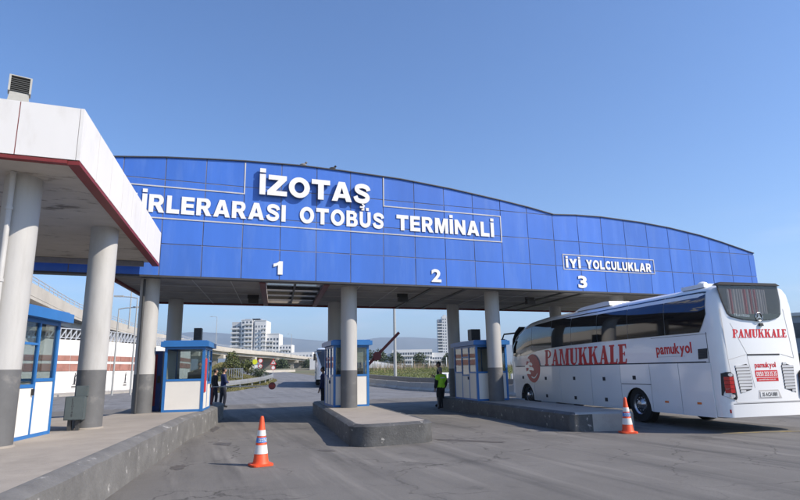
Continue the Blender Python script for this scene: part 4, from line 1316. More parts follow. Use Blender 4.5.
    # hatch seams and grab
    def line(a, b, w=0.012):
        d = Vector((b[0] - a[0], b[1] - a[1])); n_ = Vector((-d.y, d.x)).normalized() * (w / 2)
        part('hatch_seam', MB().prism([(a[0] - n_.x, a[1] - n_.y), (b[0] - n_.x, b[1] - n_.y), (b[0] + n_.x, b[1] + n_.y), (a[0] + n_.x, a[1] + n_.y)], rf, 0.0005, 0.0035), M['slat_grey'], t)
    for a, b in (((0.42, 1.68), (0.95, 1.80)), ((1.98, 1.80), (2.36, 1.70)), ((0.42, 1.68), (0.50, 0.70)), ((0.5, 0.69), (2.36, 0.69)), ((0.38, 2.9), (0.42, 1.69)), ((2.26, 2.9), (2.36, 1.71)), ((0.98, 1.77), (1.08, 1.02)), ((0.62, 2.55), (1.0, 1.79))):
        line(a, b)
    part('hatch_grip', MB().prism([(0.98, 1.775), (1.94, 1.775), (1.94, 1.81), (0.98, 1.81)], rf, 0.001, 0.008), M['bus_gap'], t)
    pln = [(0.012, 0.28), (0.006, 0.0), (0.045, -0.105), (0.115, -0.176), (0.19, -0.206)]
    pln = [(x, y) for x, y in pln] + [(BW - x, y) for x, y in reversed(pln)]
    part('rear_bumper', MB().prism(pln, XYZ, 0.36, 0.655), M['bus_white'], t, 50)
    part('bumper_gap', MB().prism([(x * 0.99 + 0.012, y + 0.004) for x, y in pln], XYZ, 0.656, 0.672), M['bus_gap'], t)
    part('camera_pod', MB().prism([(1.44, 2.48), (1.56, 2.48), (1.54, 2.55), (1.46, 2.55)], rf, 0.001, 0.05), M['bus_gap'], t)
    # vents
    vl = [(0.64, 0.90), (0.97, 0.98), (1.02, 1.10), (0.98, 1.52), (0.92, 1.58), (0.58, 1.52)]
    vr = [(1.95, 0.98), (2.26, 0.88), (2.30, 1.50), (2.0, 1.60), (1.94, 1.52)]
    for v_ in (vl, vr):
        g = part('rear_vent', MB().prism(v_, rf, 0.001, 0.006), M['bus_gap'], t)
        mb = MB()
        zs = [z for _, z in v_]
        k = 0
        z = min(zs) + 0.02
        while z < max(zs) - 0.04:
            xa = []
            for i in range(len(v_)):
                (x1, z1), (x2, z2) = v_[i], v_[(i + 1) % len(v_)]
                if (z1 - z - 0.02) * (z2 - z - 0.02) < 0: xa.append(x1 + (x2 - x1) * (z + 0.02 - z1) / (z2 - z1))
            if len(xa) == 2:
                a, b = min(xa) + 0.01, max(xa) - 0.01
                mb.add([rf(a, z, 0.007), rf(b, z, 0.007), rf(b, z + 0.052, 0.022), rf(a, z + 0.052, 0.022), rf(a, z + 0.056, 0.007), rf(b, z + 0.056, 0.007)], [(0, 1, 2, 3), (3, 2, 5, 4)])
            z += 0.072
        part('vent_slats', mb, M['bus_white'], g, fix=False)
    # lamps
    for s in (0, 1):
        fx = (lambda x: x) if s == 0 else (lambda x: BW - x)
        pl = [(0.03, 0.86), (0.13, 0.80), (0.27, 0.76), (0.30, 0.81), (0.265, 1.34), (0.20, 1.40), (0.12, 1.40), (0.045, 1.37)]
        rl = lambda u, v, d, fx=fx: (fx(u - 0.02 * 0), float(np.interp(u, [0.0, 0.012, 0.05, 0.12, 0.2], [0.06, 0.0, -0.1, -0.17, -0.2])) - d, v)
        tl = part('tail_light', MB().prism(pl, rl, -0.01, 0.035), M['ac_black'], t)
        lens = MB()
        for k in range(4):
            z = 0.92 + 0.095 * k
            lens.prism([(0.06, z), (0.15, z), (0.25, z), (0.25, z + 0.085), (0.15, z + 0.085), (0.06, z + 0.085)], rl, 0.036, 0.046)
        part('brake_lamp', lens, M['lens_red'], tl)
        cl = MB()
        for z in (1.335, 0.85):
            cl.prism([(0.18 + 0.05 * math.cos(2 * math.pi * k / 12), z + 0.04 * math.sin(2 * math.pi * k / 12)) for k in range(12)], rl, 0.036, 0.048)
        part('reversing_lamp', cl, M['lens_clear'], tl)
        part('reflector', MB().prism([(0.1, 0.46), (0.125, 0.46), (0.125, 0.54), (0.1, 0.54)], rl, 0.0, 0.016), M['lens_red'], t)
    # number plate
    pl = part('number_plate', MB().prism([(1.20, 0.795), (1.73, 0.795), (1.73, 0.925), (1.20, 0.925)], rf, 0.007, 0.014), [M['plate']], t)
    part('plate_recess', MB().prism([(1.14, 0.765), (1.82, 0.765), (1.74, 0.965), (1.18, 0.965)], rf, 0.001, 0.005), M['slat_grey'], t)
    mb = MB()
    print_word(mb, '35 ACH 880', 0.085, 0.44, 0.02, lambda u, v, d: rf(1.245 + u, 0.818 + v, 0.0145 + d), 0.002, gap=0.1, space=0.3)
    part('lettering', mb, M['ink'], pl, fix=False)
    # writing
    if livery:
        mb = MB()
        serif_word(mb, 'PAMUKKALE', 0.575, 5.05, lambda u, v, d: (-0.001 - d, 8.42 - u, 1.655 + v), 0.004, 0.12)
        part('lettering', mb, M['bus_red'], t)
        mb = MB()
        serif_word(mb, 'PAMUKKALE', 0.205, 1.60, lambda u, v, d: rf(0.64 + u, 2.20 + v, 0.001 + d), 0.004, 0.10)
        part('lettering', mb, M['bus_red'], t)
        mb = MB()
        print_word(mb, 'pamukyol', 0.27, 1.34, 0.03, lambda u, v, d: (-0.001 - d, 2.03 - u, 1.885 + v), 0.004, gap=0.06, sx=0.9)
        part('lettering', mb, M['bus_red'], t, fix=False)
        part('underline', MB().prism([(0.95, 1.80), (2.03, 1.80), (2.03, 1.81), (0.95, 1.81)], side(-1), 0.001, 0.004), M['slat_grey'], t)
        mb = MB()
        print_word(mb, 'pamukyol', 0.125, 0.62, 0.02, lambda u, v, d: rf(1.16 + u, 1.49 + v, 0.001 + d), 0.004, gap=0.06)
        part('lettering', mb, M['bus_red'], t, fix=False)
        st_ = part('phone_sticker', MB().prism([(1.14, 1.26), (1.80, 1.26), (1.80, 1.42), (1.14, 1.42)], rf, 0.001, 0.003).prism([(1.16, 1.16), (1.80, 1.16), (1.80, 1.245), (1.16, 1.245)], rf, 0.001, 0.003), M['bus_red'], t)
        mb = MB()
        print_word(mb, '0850 333 35 35', 0.10, 0.60, 0.015, lambda u, v, d: rf(1.17 + u, 1.29 + v, 0.0032 + d), 0.002, gap=0.1, space=0.25)
        print_word(mb, 'pamukkale.com.tr', 0.035, 0.5, 0.01, lambda u, v, d: rf(1.22 + u, 1.19 + v, 0.0032 + d), 0.002, gap=0.1)
        part('lettering', mb, M['letter_white'], st_, fix=False)
        mb = MB()
        print_word(mb, 'TRAVEGO', 0.055, 0.46, 0.015, lambda u, v, d: rf(0.72 + u, 2.722 + v - 0.06 * u, 0.0435 + d), 0.002, gap=0.15)
        part('lettering', mb, M['chrome'], t, fix=False)
        # three-pointed ring badge
        cx_, cz_ = 1.45 - RX, 2.70
        mb = MB()
        ring = [(cx_ + 0.10 * math.cos(2 * math.pi * k / 24), RY - 0.052, cz_ + 0.10 * math.sin(2 * math.pi * k / 24)) for k in range(25)]
        mb.tube(ring, 0.012, 6, cap=False)
        for k in range(3):
            a = math.pi / 2 + 2 * math.pi * k / 3
            p_ = (cx_ + 0.095 * math.cos(a), cz_ + 0.095 * math.sin(a))
            l_ = (cx_ + 0.022 * math.cos(a + 1.57), cz_ + 0.022 * math.sin(a + 1.57)); r_ = (cx_ - 0.022 * math.cos(a + 1.57), cz_ - 0.022 * math.sin(a + 1.57))
            mb.prism([(q[0] + RX, q[1]) for q in (l_, r_, p_)], rf, 0.045 + 0.0005 * k, 0.056)
        part('badge', mb, M['chrome'], t, 40)
        # round red emblem with white terraces
        ec = (9.38, 1.56)
        ell = [(ec[0] - 0.60 * math.cos(2 * math.pi * k / 36), ec[1] + 0.55 * math.sin(2 * math.pi * k / 36)) for k in range(36)]
        em = part('emblem', MB().prism([(ec[0] + (x - ec[0]), z) for x, z in ell], side(-1), TH + 0.0005, TH + 0.003), M['bus_red'], t)
        mb = MB()
        # terraces step down from upper left (front) to lower right
        for (u0, v0, s_) in ((0.44, 0.28, 1.25), (0.24, 0.12, 1.25), (0.48, 0.02, 1.3), (0.16, -0.08, 1.4), (0.42, -0.22, 1.3)):
            pts_ = []
            for k in range(11):
                a = math.pi * (0.05 + 0.9 * k / 10)
                pts_.append((u0 - 0.17 * s_ * math.cos(a), v0 + 0.10 * s_ * math.sin(a)))
            for k in range(11):
                a = math.pi * (0.95 - 0.9 * k / 10)
                pts_.append((u0 - 0.14 * s_ * math.cos(a) + 0.03, v0 + 0.03 * s_ * math.sin(a) - 0.035))
            mb.prism([(ec[0] + x, ec[1] + z) for x, z in pts_], side(-1), TH + 0.0032, TH + 0.005)
        sw = []
        for k in range(13):
            a = k / 12
            sw.append((0.05 - 0.50 * a + 0.1, -0.30 - 0.10 * math.sin(a * math.pi) + 0.12 * a))
        sw2 = [(x, z - 0.055 + 0.02 * i / 12) for i, (x, z) in enumerate(sw)]
        mb.prism([(ec[0] + x, ec[1] + z) for x, z in sw] + [(ec[0] + x, ec[1] + z) for x, z in reversed(sw2)], side(-1), TH + 0.0034, TH + 0.0052)
        part('emblem_terraces', mb, M['bus_white'], t)
    return t
coach('big white coach with PAMUKKALE in red, stopped under the right end of the gate', (11.95, 10.2, 0.004), R(-7), True)
far = coach('white coach coming down the road behind the middle booth', (16.35, 63.0, 0.35), R(168), False)

# ------------------------------------------------------------------ people
def person(label, loc, rz, top_m, leg_m, hair_m, pose='relaxed', height=1.8, vest=None, group=None, cap=False):
    J = {}
    arms = {'relaxed': [((0.26, -0.02, 1.13), (0.25, 0.08, 0.90), (0.245, 0.12, 0.80))] * 2,
            'folded': [((0.25, 0.04, 1.12), (0.06, 0.22, 1.14), (-0.03, 0.23, 1.15))] * 2,
            'phone': [((0.25, -0.02, 1.13), (0.17, 0.23, 1.20), (0.12, 0.30, 1.25)), ((0.26, -0.02, 1.13), (0.25, 0.08, 0.90), (0.245, 0.12, 0.80))],
            'desk': [((0.25, 0.06, 1.15), (0.16, 0.28, 1.08), (0.12, 0.36, 1.08))] * 2}[pose]
    verts = [(0, 0, 0.96), (0, 0.005, 1.12), (0, 0.01, 1.30), (0, 0.0, 1.43), (0, 0.005, 1.52), (0, 0.02, 1.60)]
    rad = [(0.15, 0.105), (0.135, 0.10), (0.165, 0.115), (0.13, 0.09), (0.056, 0.056), (0.06, 0.065)]
    edges = [(0, 1), (1, 2), (2, 3), (3, 4), (4, 5)]
    kind = ['body'] * 6
    for s, arm in zip((-1, 1), arms):
        b = len(verts)
        el, wr, hd = [(s * p[0], p[1], p[2]) for p in arm]
        verts += [(s * 0.19, 0, 1.42), el, wr, hd]
        rad += [(0.065, 0.065), (0.05, 0.05), (0.034, 0.034), (0.038, 0.022)]
        edges += [(3, b), (b, b + 1), (b + 1, b + 2), (b + 2, b + 3)]
        b = len(verts)
        st_ = 0.05 * s
        verts += [(s * 0.095, 0, 0.88), (s * 0.11, 0.02 + st_, 0.50), (s * 0.115, -0.02 + st_, 0.09), (s * 0.13, 0.14 + st_, 0.045)]
        rad += [(0.095, 0.10), (0.065, 0.068), (0.045, 0.05), (0.042, 0.035)]
        edges += [(0, b), (b, b + 1), (b + 1, b + 2), (b + 2, b + 3)]
    me = bpy.data.meshes.new('skeleton')
    me.from_pydata(verts, edges, [])
    o = bpy.data.objects.new('skeleton', me)
    COL.objects.link(o)
    sk_ = o.modifiers.new('skin', 'SKIN')
    sk_.use_smooth_shade = True
    dat = me.skin_vertices[0].data
    for i, r_ in enumerate(rad):
        dat[i].radius = r_
        dat[i].use_root = (i == 0)
    o.modifiers.new('sub', 'SUBSURF').levels = 2
    dg = bpy.context.evaluated_depsgraph_get(); dg.update()
    bod = bpy.data.meshes.new_from_object(o.evaluated_get(dg))
    bpy.data.objects.remove(o); bpy.data.meshes.remove(me)
    mats = [top_m, leg_m, M['skin'], hair_m, M['shoe'], vest or top_m, M['ink'], M['sign_white']]
    hands = [Vector((-arms[0][2][0], arms[0][2][1], arms[0][2][2])), Vector(arms[1][2])]
    wr_ = [Vector((-arms[0][1][0], arms[0][1][1], arms[0][1][2])), Vector(arms[1][1])]
    mb = MB()
    for p_ in bod.polygons:
        c = p_.center
        mi = 0
        arm_d = min((Vector(c) - h).length for h in hands)
        if arm_d < 0.11 and (abs(c.x) > 0.2 or pose != 'relaxed') and min((Vector(c) - w).length for w in wr_) < 0.17 and c.y > 0.03: mi = 2
        elif c.z < 0.085: mi = 4
        elif c.z < 0.93 and abs(c.x) < 0.21: mi = 1
        elif c.z > 1.505: mi = 2
        elif vest and c.z < 1.49 and c.z > 0.93 and abs(c.x) < (0.215 if c.z < 1.25 else 0.27): mi = 5
        mb.mi.append(mi)
    vn = [Vector(v.normal) for v in bod.vertices]
    puff = 0.035 if vest else 0.012
    mb.v = [tuple(Vector(v.co) + n_ * (puff * min(1, max(0, (v.co.z - 0.86) / 0.1)) * min(1, max(0, (1.52 - v.co.z) / 0.08)) + (0.012 if v.co.z < 0.86 and abs(v.co.x) < 0.2 else 0))) for v, n_ in zip(bod.vertices, vn)]
    mb.f = [tuple(p_.vertices) for p_ in bod.polygons]
    bpy.data.meshes.remove(bod)
    # head
    o0 = len(mb.f)
    mb.ball((0, 0.03, 1.685), (0.076, 0.098, 0.118), 18, 14, 2)
    for i in range(o0, len(mb.f)):
        c = np.mean([mb.v[k] for k in mb.f[i]], axis=0)
        if c[2] > 1.735 or (c[1] < 0.02 and c[2] > 1.64) or (c[1] < 0.06 and c[2] > 1.71): mb.mi[i] = 3
    mb.ball((0, 0.018, 1.705), (0.083, 0.100, 0.108), 16, 8, 3)          # hair mass, kept behind the face
    keep = [k for k in range(len(mb.f))]
    fs2, mi2 = [], []
    for k in keep:
        c = np.mean([mb.v[q] for q in mb.f[k]], axis=0)
        if mb.mi[k] == 3 and c[1] > 0.075 and c[2] < 1.745: 
            if k >= o0 and np.linalg.norm((c - np.array((0, 0.018, 1.705))) / np.array((0.083, 0.1, 0.108))) > 0.96 and len(mb.f) - k < 16 * 8 + 1: continue
        fs2.append(mb.f[k]); mi2.append(mb.mi[k])
    mb.f, mb.mi = fs2, mi2
    mb.add([(-0.014, 0.118, 1.655), (0.014, 0.118, 1.655), (0, 0.122, 1.71), (0, 0.152, 1.665)], [(0, 1, 3), (1, 2, 3), (2, 0, 3)], 2)
    for s in (-1, 1):
        mb.ball((s * 0.079, 0.03, 1.685), (0.012, 0.024, 0.032), 8, 6, 2)
        mb.ball((s * 0.03, 0.114, 1.70), (0.013, 0.008, 0.008), 8, 6, 6)
    mb.box(-0.026, 0.026, 0.110, 0.122, 1.617, 1.626, 6)
    # fingers
    for h, w in zip(hands, wr_):
        d = (h - w).normalized()
        side_ = d.cross(Vector((1, 0, 0)))
        side_ = side_.normalized() if side_.length > 0.2 else Vector((0, 0, 1))
        palm = d.cross(side_)
        for k, ln in enumerate((0.062, 0.072, 0.068, 0.052)):
            a = h + side_ * (0.026 - 0.0175 * k) + d * 0.005
            mb.tube([a, a + d * ln * 0.55, a + d * ln * 0.9 + palm * 0.018], [0.0095, 0.0085, 0.006], 6, 2)
        a = h + side_ * 0.030 - d * 0.04
        mb.tube([a, a + side_ * 0.025 + d * 0.03, a + side_ * 0.028 + d * 0.058 + palm * 0.01], [0.011, 0.010, 0.007], 6, 2)
    if vest:
        mb.box(-0.13, 0.13, -0.158, -0.145, 1.325, 1.365, 7)
    k = height / 1.803
    mb.v = [(x * k, y * k, z * k) for x, y, z in mb.v]
    o = bpy.data.objects.new('person', mb.mesh('person', mats, 50))
    o.location = loc
    o.rotation_euler = (0, 0, rz)
    link(o)
    tag(o, label, 'person', group)
    return o
person('person in bright yellow vest and black trousers, back turned, beside the long island', (10.12, 21.9, 0.0), R(10), M['black_cloth'], M['black_cloth'], M['hair_grey'], 'relaxed', 1.68, vest=M['hivis'])
person('person in black clothes standing behind the person in the yellow vest', (10.55, 22.95, 0.0), R(75), M['black_cloth'], M['black_cloth'], M['hair'], 'phone', 1.93)
person('person in a navy blue uniform with folded arms standing right of the lane 1 booth', (1.93, 29.2, 0.0), R(-75), M['navy'], M['navy_dark'], M['hair'], 'folded', 1.88)
person('person in dark clothes half hidden behind the lane 1 booth, next to the navy guard', (1.56, 29.7, 0.0), R(-70), M['black_cloth'], M['navy_dark'], M['hair'], 'relaxed', 1.84)
person('person in navy clothes standing at the left side of the middle booth', (5.58, 23.75, 0.0), R(60), M['navy'], M['navy_dark'], M['hair'], 'relaxed', 1.80)
ob = person('dark figure of a person seen through the front window of the lane 1 booth', (0.52, 18.35, 0.62), R(170), M['black_cloth'], M['black_cloth'], M['hair'], 'desk', 1.35)

# ------------------------------------------------------------------ barrier arms
ba = thing('barrier_gate', 'raised dark red barrier arm with a round disc right of the middle booth', 'barrier', (6.25, 20.1, 0.0))
a0, a1 = Vector((-0.22, 0.05, 1.45)), Vector((1.2, -0.46, 2.96))
part('arm', MB().bar(a0, a1, 0.07, 0.10), M['dull_red'], ba)
dc = a0.lerp(a1, 0.44)
mb = MB().prism([(0.17 * math.cos(2 * math.pi * k / 8 + 0.39), 0.17 * math.sin(2 * math.pi * k / 8 + 0.39)) for k in range(8)], lambda u, v, d: (dc.x + u, dc.y + d, dc.z + v), -0.075, -0.055)
part('stop_disc', mb, M['dull_red'], ba)
part('cabinet', MB().box(-0.42, -0.08, -0.12, 0.22, 0.0, 1.2).box(-0.44, -0.06, -0.14, 0.24, 1.2, 1.25), M['dull_red'], ba)
part('counterweight', MB().bar(a0, a0 - (a1 - a0).normalized() * 0.4, 0.12, 0.16), M['dark_stuff'], ba)
ba = thing('barrier_gate', 'lowered pale barrier arm with a dark red stop disc at its tip in lane 1', 'barrier', (1.05, 20.95, 0.0))
a0, a1 = Vector((0.0, 0.0, 1.16)), Vector((1.85, -0.62, 1.15))
part('arm', MB().bar(a0, a1, 0.03, 0.035), M['galv'], ba)
dc = a1
mb = MB().prism([(0.125 * math.cos(2 * math.pi * k / 16), 0.125 * math.sin(2 * math.pi * k / 16)) for k in range(16)], lambda u, v, d: (dc.x + u + 0.06, dc.y + d, dc.z + v), -0.05, -0.03)
di = part('stop_disc', mb, M['dull_red'], ba)
mb = MB()
print_word(mb, 'DUR', 0.09, 0.2, 0.01, lambda u, v, d: (dc.x - 0.04 + u, dc.y - 0.051 - d, dc.z - 0.045 + v), 0.003)
part('lettering', mb, M['lens_red'], di, fix=False)
part('cabinet', MB().box(-0.30, 0.0, -0.1, 0.2, 0.0, 1.1).box(-0.32, 0.02, -0.12, 0.22, 1.1, 1.14), M['dull_red'], ba)

# ------------------------------------------------------------------ left background: wall, kerb, viaduct, lamps
def bar_run(mb, pts_, w, h, z0):
    for a, b in zip(pts_[:-1], pts_[1:]):
        mb.bar((a[0], a[1], z0(a) + h / 2), (b[0], b[1], z0(b) + h / 2), w, h)
wp = [(-22.0, 47.5), (-16.0, 54.8), (-10.03, 61.8), (-7.0, 65.6), (-4.8, 70.0), (-2.5, 77.0), (-0.5, 86), (1.0, 96)]
WH = 5.0
rw = thing('retaining_wall', 'long white wall with two red brick bands below the viaduct at left', 'wall', (-10.03, 61.8, 0))
mb = MB(); mr_ = MB()
for a, b in zip(wp[:-1], wp[1:]):
    za, zb_ = gzf(*a), gzf(*b)
    z = min(za, zb_)
    mb.bar((a[0], a[1], WH / 2 + z - 0.2), (b[0], b[1], WH / 2 + z - 0.2), 0.4, WH + 0.4)
part('wall_face', mb, M['wall_white'], rw, world=True)
# brick bands: rows of brick-red tiles proud of the wall
n_t = 0
for a, b in zip(wp[:-1], wp[1:]):
    A_, B_ = Vector((a[0], a[1], 0)), Vector((b[0], b[1], 0))
    d = (B_ - A_).normalized(); nrm = Vector((d.y, -d.x, 0))
    L = (B_ - A_).length; k = max(1, int(L / 1.5))
    for i in range(k):
        for (z0, z1) in ((3.05, 3.55), (2.10, 2.78)):
            p0 = A_ + d * (L * i / k + 0.03) + nrm * 0.22; p1 = A_ + d * (L * (i + 1) / k - 0.03) + nrm * 0.22
            part('brick_panel', MB().bar((p0.x, p0.y, (z0 + z1) / 2 + gzf(*a)), (p1.x, p1.y, (z0 + z1) / 2 + gzf(*a)), 0.06, z1 - z0), M['brick_red'], rw, world=True)
# wall emblems: slim black figures with a line of text under them
for (x, y) in ((-9.6, 62.2), (-5.75, 68.0)):
    i = max(k for k in range(len(wp) - 1) if wp[k][0] <= x)
    A_, B_ = Vector((wp[i][0], wp[i][1], 0)), Vector((wp[i + 1][0], wp[i + 1][1], 0))
    d = (B_ - A_).normalized(); nrm = Vector((d.y, -d.x, 0))
    p0 = A_ + d * ((x - A_.x) / d.x) + nrm * 0.205
    fn = lambda u, v, dd, p0=p0, d=d, nrm=nrm: tuple(p0 + d * u + nrm * dd + Vector((0, 0, v)))
    mb = MB()
    mb.prism([(-0.06, 0.9), (0.10, 0.9), (0.14, 1.25), (0.06, 1.6), (0.10, 1.95), (0.03, 1.95), (-0.06, 1.5)], fn, 0.0, 0.012)
    mb.prism([(0.05, 1.45), (0.22, 1.75), (0.18, 1.8), (0.02, 1.55)], fn, 0.0, 0.014)
    mb.prism([(-0.2, 0.84), (0.25, 0.84), (0.25, 0.90), (-0.2, 0.90)], fn, 0.0, 0.013)
    for v in (0.55, 0.66): mb.prism([(-0.28, v), (0.32, v), (0.32, v + 0.06), (-0.28, v + 0.06)], fn, 0.0, 0.012)
    part('painted_emblem', mb, M['ink'], rw, world=True)
# lattice railing on the wall
mb = MB()
for a, b in zip(wp[:-1], wp[1:]):
    A_, B_ = Vector((a[0], a[1], WH - 0.0 + gzf(*a))), Vector((b[0], b[1], WH + gzf(*b)))
    L = (B_ - A_).length; k = int(L / 0.55)
    for i in range(k):
        p0, p1 = A_.lerp(B_, i / k), A_.lerp(B_, (i + 1) / k)
        up = Vector((0, 0, 1.05))
        mb.bar(p0 + Vector((0, 0, -0.05)), p0 + up, 0.09)
        mb.bar(p0 + up * 0.1, p1 + up * 0.9, 0.10)
    mb.bar(A_ + Vector((0, 0, 1.05)), B_ + Vector((0, 0, 1.05)), 0.08)
    mb.bar(A_ + Vector((0, 0, 0.2)), B_ + Vector((0, 0, 0.2)), 0.07)
part('railing', mb, M['fence_steel'], rw, world=True)
# pavement in front of the wall
mb = MB()
for a, b in zip(wp[:-1], wp[1:]):
    A_, B_ = Vector((a[0], a[1], 0)), Vector((b[0], b[1], 0)); d = (B_ - A_).normalized(); nrm = Vector((d.y, -d.x, 0))
    q0, q1 = A_ + nrm * 1.6, B_ + nrm * 1.6
    r0, r1 = A_ + nrm * 5.5, B_ + nrm * 5.5
    za, zb_ = gzf(*a), gzf(*b)
    mb.add([(q0.x, q0.y, za + 0.18), (q1.x, q1.y, zb_ + 0.18), (r1.x, r1.y, zb_ + 0.16), (r0.x, r0.y, za + 0.16), (r0.x, r0.y, -0.05), (r1.x, r1.y, -0.05)], [(0, 3, 2, 1), (3, 4, 5, 2)])
structure('pavement', mb, M['concrete'])
# viaduct
VP = [(-11.5, 30.0), (-11.2, 40.0), (-10.91, 49.43), (-10.44, 67.98), (-8.7, 81.0), (-5.0, 103.0), (0.13, 122.0), (8.52, 155.0), (19.63, 183.0), (33.68, 213.0), (65.5, 296.0), (110, 400)]
VZ = 8.6
def smooth_path(P, n):
    P = [Vector((p[0], p[1], 0)) for p in P]
    out = []
    for i in range(len(P) - 1):
        p0 = P[max(i - 1, 0)]; p1 = P[i]; p2 = P[i + 1]; p3 = P[min(i + 2, len(P) - 1)]
        for k in range(n):
            t_ = k / n
            out.append(0.5 * ((2 * p1) + (-p0 + p2) * t_ + (2 * p0 - 5 * p1 + 4 * p2 - p3) * t_ ** 2 + (-p0 + 3 * p1 - 3 * p2 + p3) * t_ ** 3))
    out.append(P[-1])
    return out
vpth = smooth_path(VP, 4)
via = thing('viaduct', 'long curving concrete road viaduct running away behind the booths', 'viaduct', (-5.0, 103.0, 0))
def sweep(prof):
    """prof: closed outline of (offset to the left of the path, z)"""
    mb = MB(); vs = []
    n = len(prof)
    for i, p_ in enumerate(vpth):
        d = (vpth[min(i + 1, len(vpth) - 1)] - vpth[max(i - 1, 0)]).normalized()
        lft = Vector((-d.y, d.x, 0))
        for o_, z in prof: vs.append(tuple(p_ + lft * o_ + Vector((0, 0, z))))
    fs = []
    for i in range(len(vpth) - 1):
        for k in range(n):
            fs.append((i * n + k, i * n + (k + 1) % n, (i + 1) * n + (k + 1) % n, (i + 1) * n + k))
    fs.append(tuple(range(n))); fs.append(tuple(reversed(range((len(vpth) - 1) * n, len(vpth) * n))))
    return mb.add(vs, fs)
part('parapet', sweep([(0, VZ - 0.95), (0, VZ), (0.3, VZ), (0.3, VZ - 0.95)]), M['bridge_concrete'], via, world=True)
part('deck', sweep([(0.02, VZ - 1.2), (0.02, VZ - 0.955), (9.5, VZ - 0.955), (9.5, VZ - 1.2)]), M['bridge_concrete'], via, world=True)
part('far_parapet', sweep([(9.1, VZ - 0.95), (9.1, VZ - 0.1), (9.4, VZ - 0.1), (9.4, VZ - 0.95)]), M['bridge_concrete'], via, world=True)
for o_ in (0.9, 4.4, 8.0):
    part('girder', sweep([(o_, VZ - 2.0), (o_, VZ - 1.205), (o_ + 0.7, VZ - 1.205), (o_ + 0.7, VZ - 2.0)]), M['bridge_concrete'], via, world=True)
mb = MB()
for i in range(0, len(vpth) - 1):
    a, b = vpth[i], vpth[i + 1]
    k = max(1, int((b - a).length / 1.6))
    for j in range(k):
        p_ = a.lerp(b, j / k)
        mb.bar((p_.x - 0.1, p_.y, VZ), (p_.x - 0.1, p_.y, VZ + 0.55), 0.07)
    for zz in (0.3, 0.55): mb.bar((a.x - 0.1, a.y, VZ + zz), (b.x - 0.1, b.y, VZ + zz), 0.06)
part('railing', mb, M['fence_steel'], via, world=True)
acc = 0
for i in range(2, len(vpth) - 1):
    acc += (vpth[i] - vpth[i - 1]).length
    if acc < 24: continue
    acc = 0
    p_ = vpth[i]; d = (vpth[i + 1] - vpth[i - 1]).normalized(); lft = Vector((-d.y, d.x, 0))
    c0 = p_ + lft * 0.3; c1 = p_ + lft * 9.2
    part('pier_cap', MB().bar((c0.x, c0.y, VZ - 2.5), (c1.x, c1.y, VZ - 2.5), 1.8, 0.98), M['bridge_concrete'], via, world=True)
    e0 = p_ + lft * 2.2; e1 = p_ + lft * 7.2
    zz = -0.2
    mb = MB().bar((e0.x, e0.y, (VZ - 3 + zz) / 2), (e1.x, e1.y, (VZ - 3 + zz) / 2), 1.2, VZ - 3 - zz - 0.004)
    part('pier', mb, M['concrete'], via, world=True)

def street_lamp(label, loc, h, arms_, rz=0.0, r=0.09, group='slim pale street lamps'):
    t = thing('street_lamp', label, 'street lamp', loc, rz, group)
    part('pole', MB().tube([(0, 0, 0), (0, 0, h * 0.5), (0, 0, h)], [r, r * 0.8, r * 0.55], 10), M['lamp_metal'], t, 40)
    for s in arms_:
        part('arm', MB().tube([(0, 0, h - 0.05), (s * 0.5, 0, h + 0.05), (s * 1.1, 0, h + 0.08)], [0.05, 0.045, 0.04], 6), M['lamp_metal'], t, 40)
        part('lamp_head', MB().box(min(s * 1.05, s * 1.75), max(s * 1.05, s * 1.75), -0.13, 0.13, h + 0.05, h + 0.16), M['lamp_metal'], t)
    return t
street_lamp('slim lamp pole with one arm, left of the two by the white wall', (-4.95, 50.1, 0.1), 6.75, (1,), R(-10), 0.08)
street_lamp('slim lamp pole with one arm, right of the two by the white wall', (-3.62, 49.6, 0.1), 7.6, (-1,), R(-10), 0.08)
street_lamp('tall lamp pole with two arms standing on the viaduct at left', (-6.85, 83.0, VZ - 0.95), 6.2, (1, -1), R(-10), 0.11)
street_lamp('lamp pole on the viaduct just left of the stepped white tower', (7.7, 150.0, VZ - 0.95), 8.0, (-1,), R(-20), 0.11)
street_lamp('lamp pole on the viaduct right of the stepped white tower', (41.0, 231.0, VZ - 0.95), 9.0, (-1,), R(-20), 0.12)
street_lamp('thick pale lamp pole on the grass right of the middle booth', (18.81, 50.8, 0.2), 11.5, (1, -1), R(-20), 0.16)

# ------------------------------------------------------------------ grassy bank and guard rail left of the approach road
def bank_h(X, Y):
    c1 = np.exp(-(((X - 4.2) / 2.6) ** 2 + ((Y - 62.5) / 7.5) ** 2)) * 2.2
    c2 = np.exp(-(((X - 7.5) / 3.0) ** 2 + ((Y - 76) / 9.0) ** 2)) * 1.0
    return gz(X, Y) + c1 + c2
edgeX = lambda Y: np.interp(Y, [46, 48, 50.5, 56.5, 63, 71, 80, 90, 100], [0.2, 2.6, 4.4, 7.3, 9.4, 11.2, 11.6, 10.6, 8.5])   # road edge
mb = MB()
yy_ = np.arange(46, 100.1, 1.5); uu = np.linspace(0, 1, 13)
vs = []
for y in yy_:
    xr = float(edgeX(y)); xl = -0.6 + 0.02 * (y - 46)
    xl = min(xl, xr - 0.1)
    for u in uu:
        x = xl + (xr - xl) * u
        fade = math.sin(math.pi * min(1, max(0, u)) ** 0.8) if 0 < u < 1 else 0
        e_ = min(1, 3 * u) * min(1, 2.0 * (1 - u)) ** 1.5
        z = gzf(x, y) + (float(bank_h(x, y)) - gzf(x, y)) * e_ + 0.05 * e_ - 0.02 * (1 - e_)
        vs.append((x, y, z))
n = len(uu)
mb.add(vs, [(j * n + i, j * n + i + 1, (j + 1) * n + i + 1, (j + 1) * n + i) for j in range(len(yy_) - 1) for i in range(n - 1)])
structure('grass_bank', mb, M['grass'], 60)
bank_pts = np.array(vs).reshape(len(yy_), n, 3)

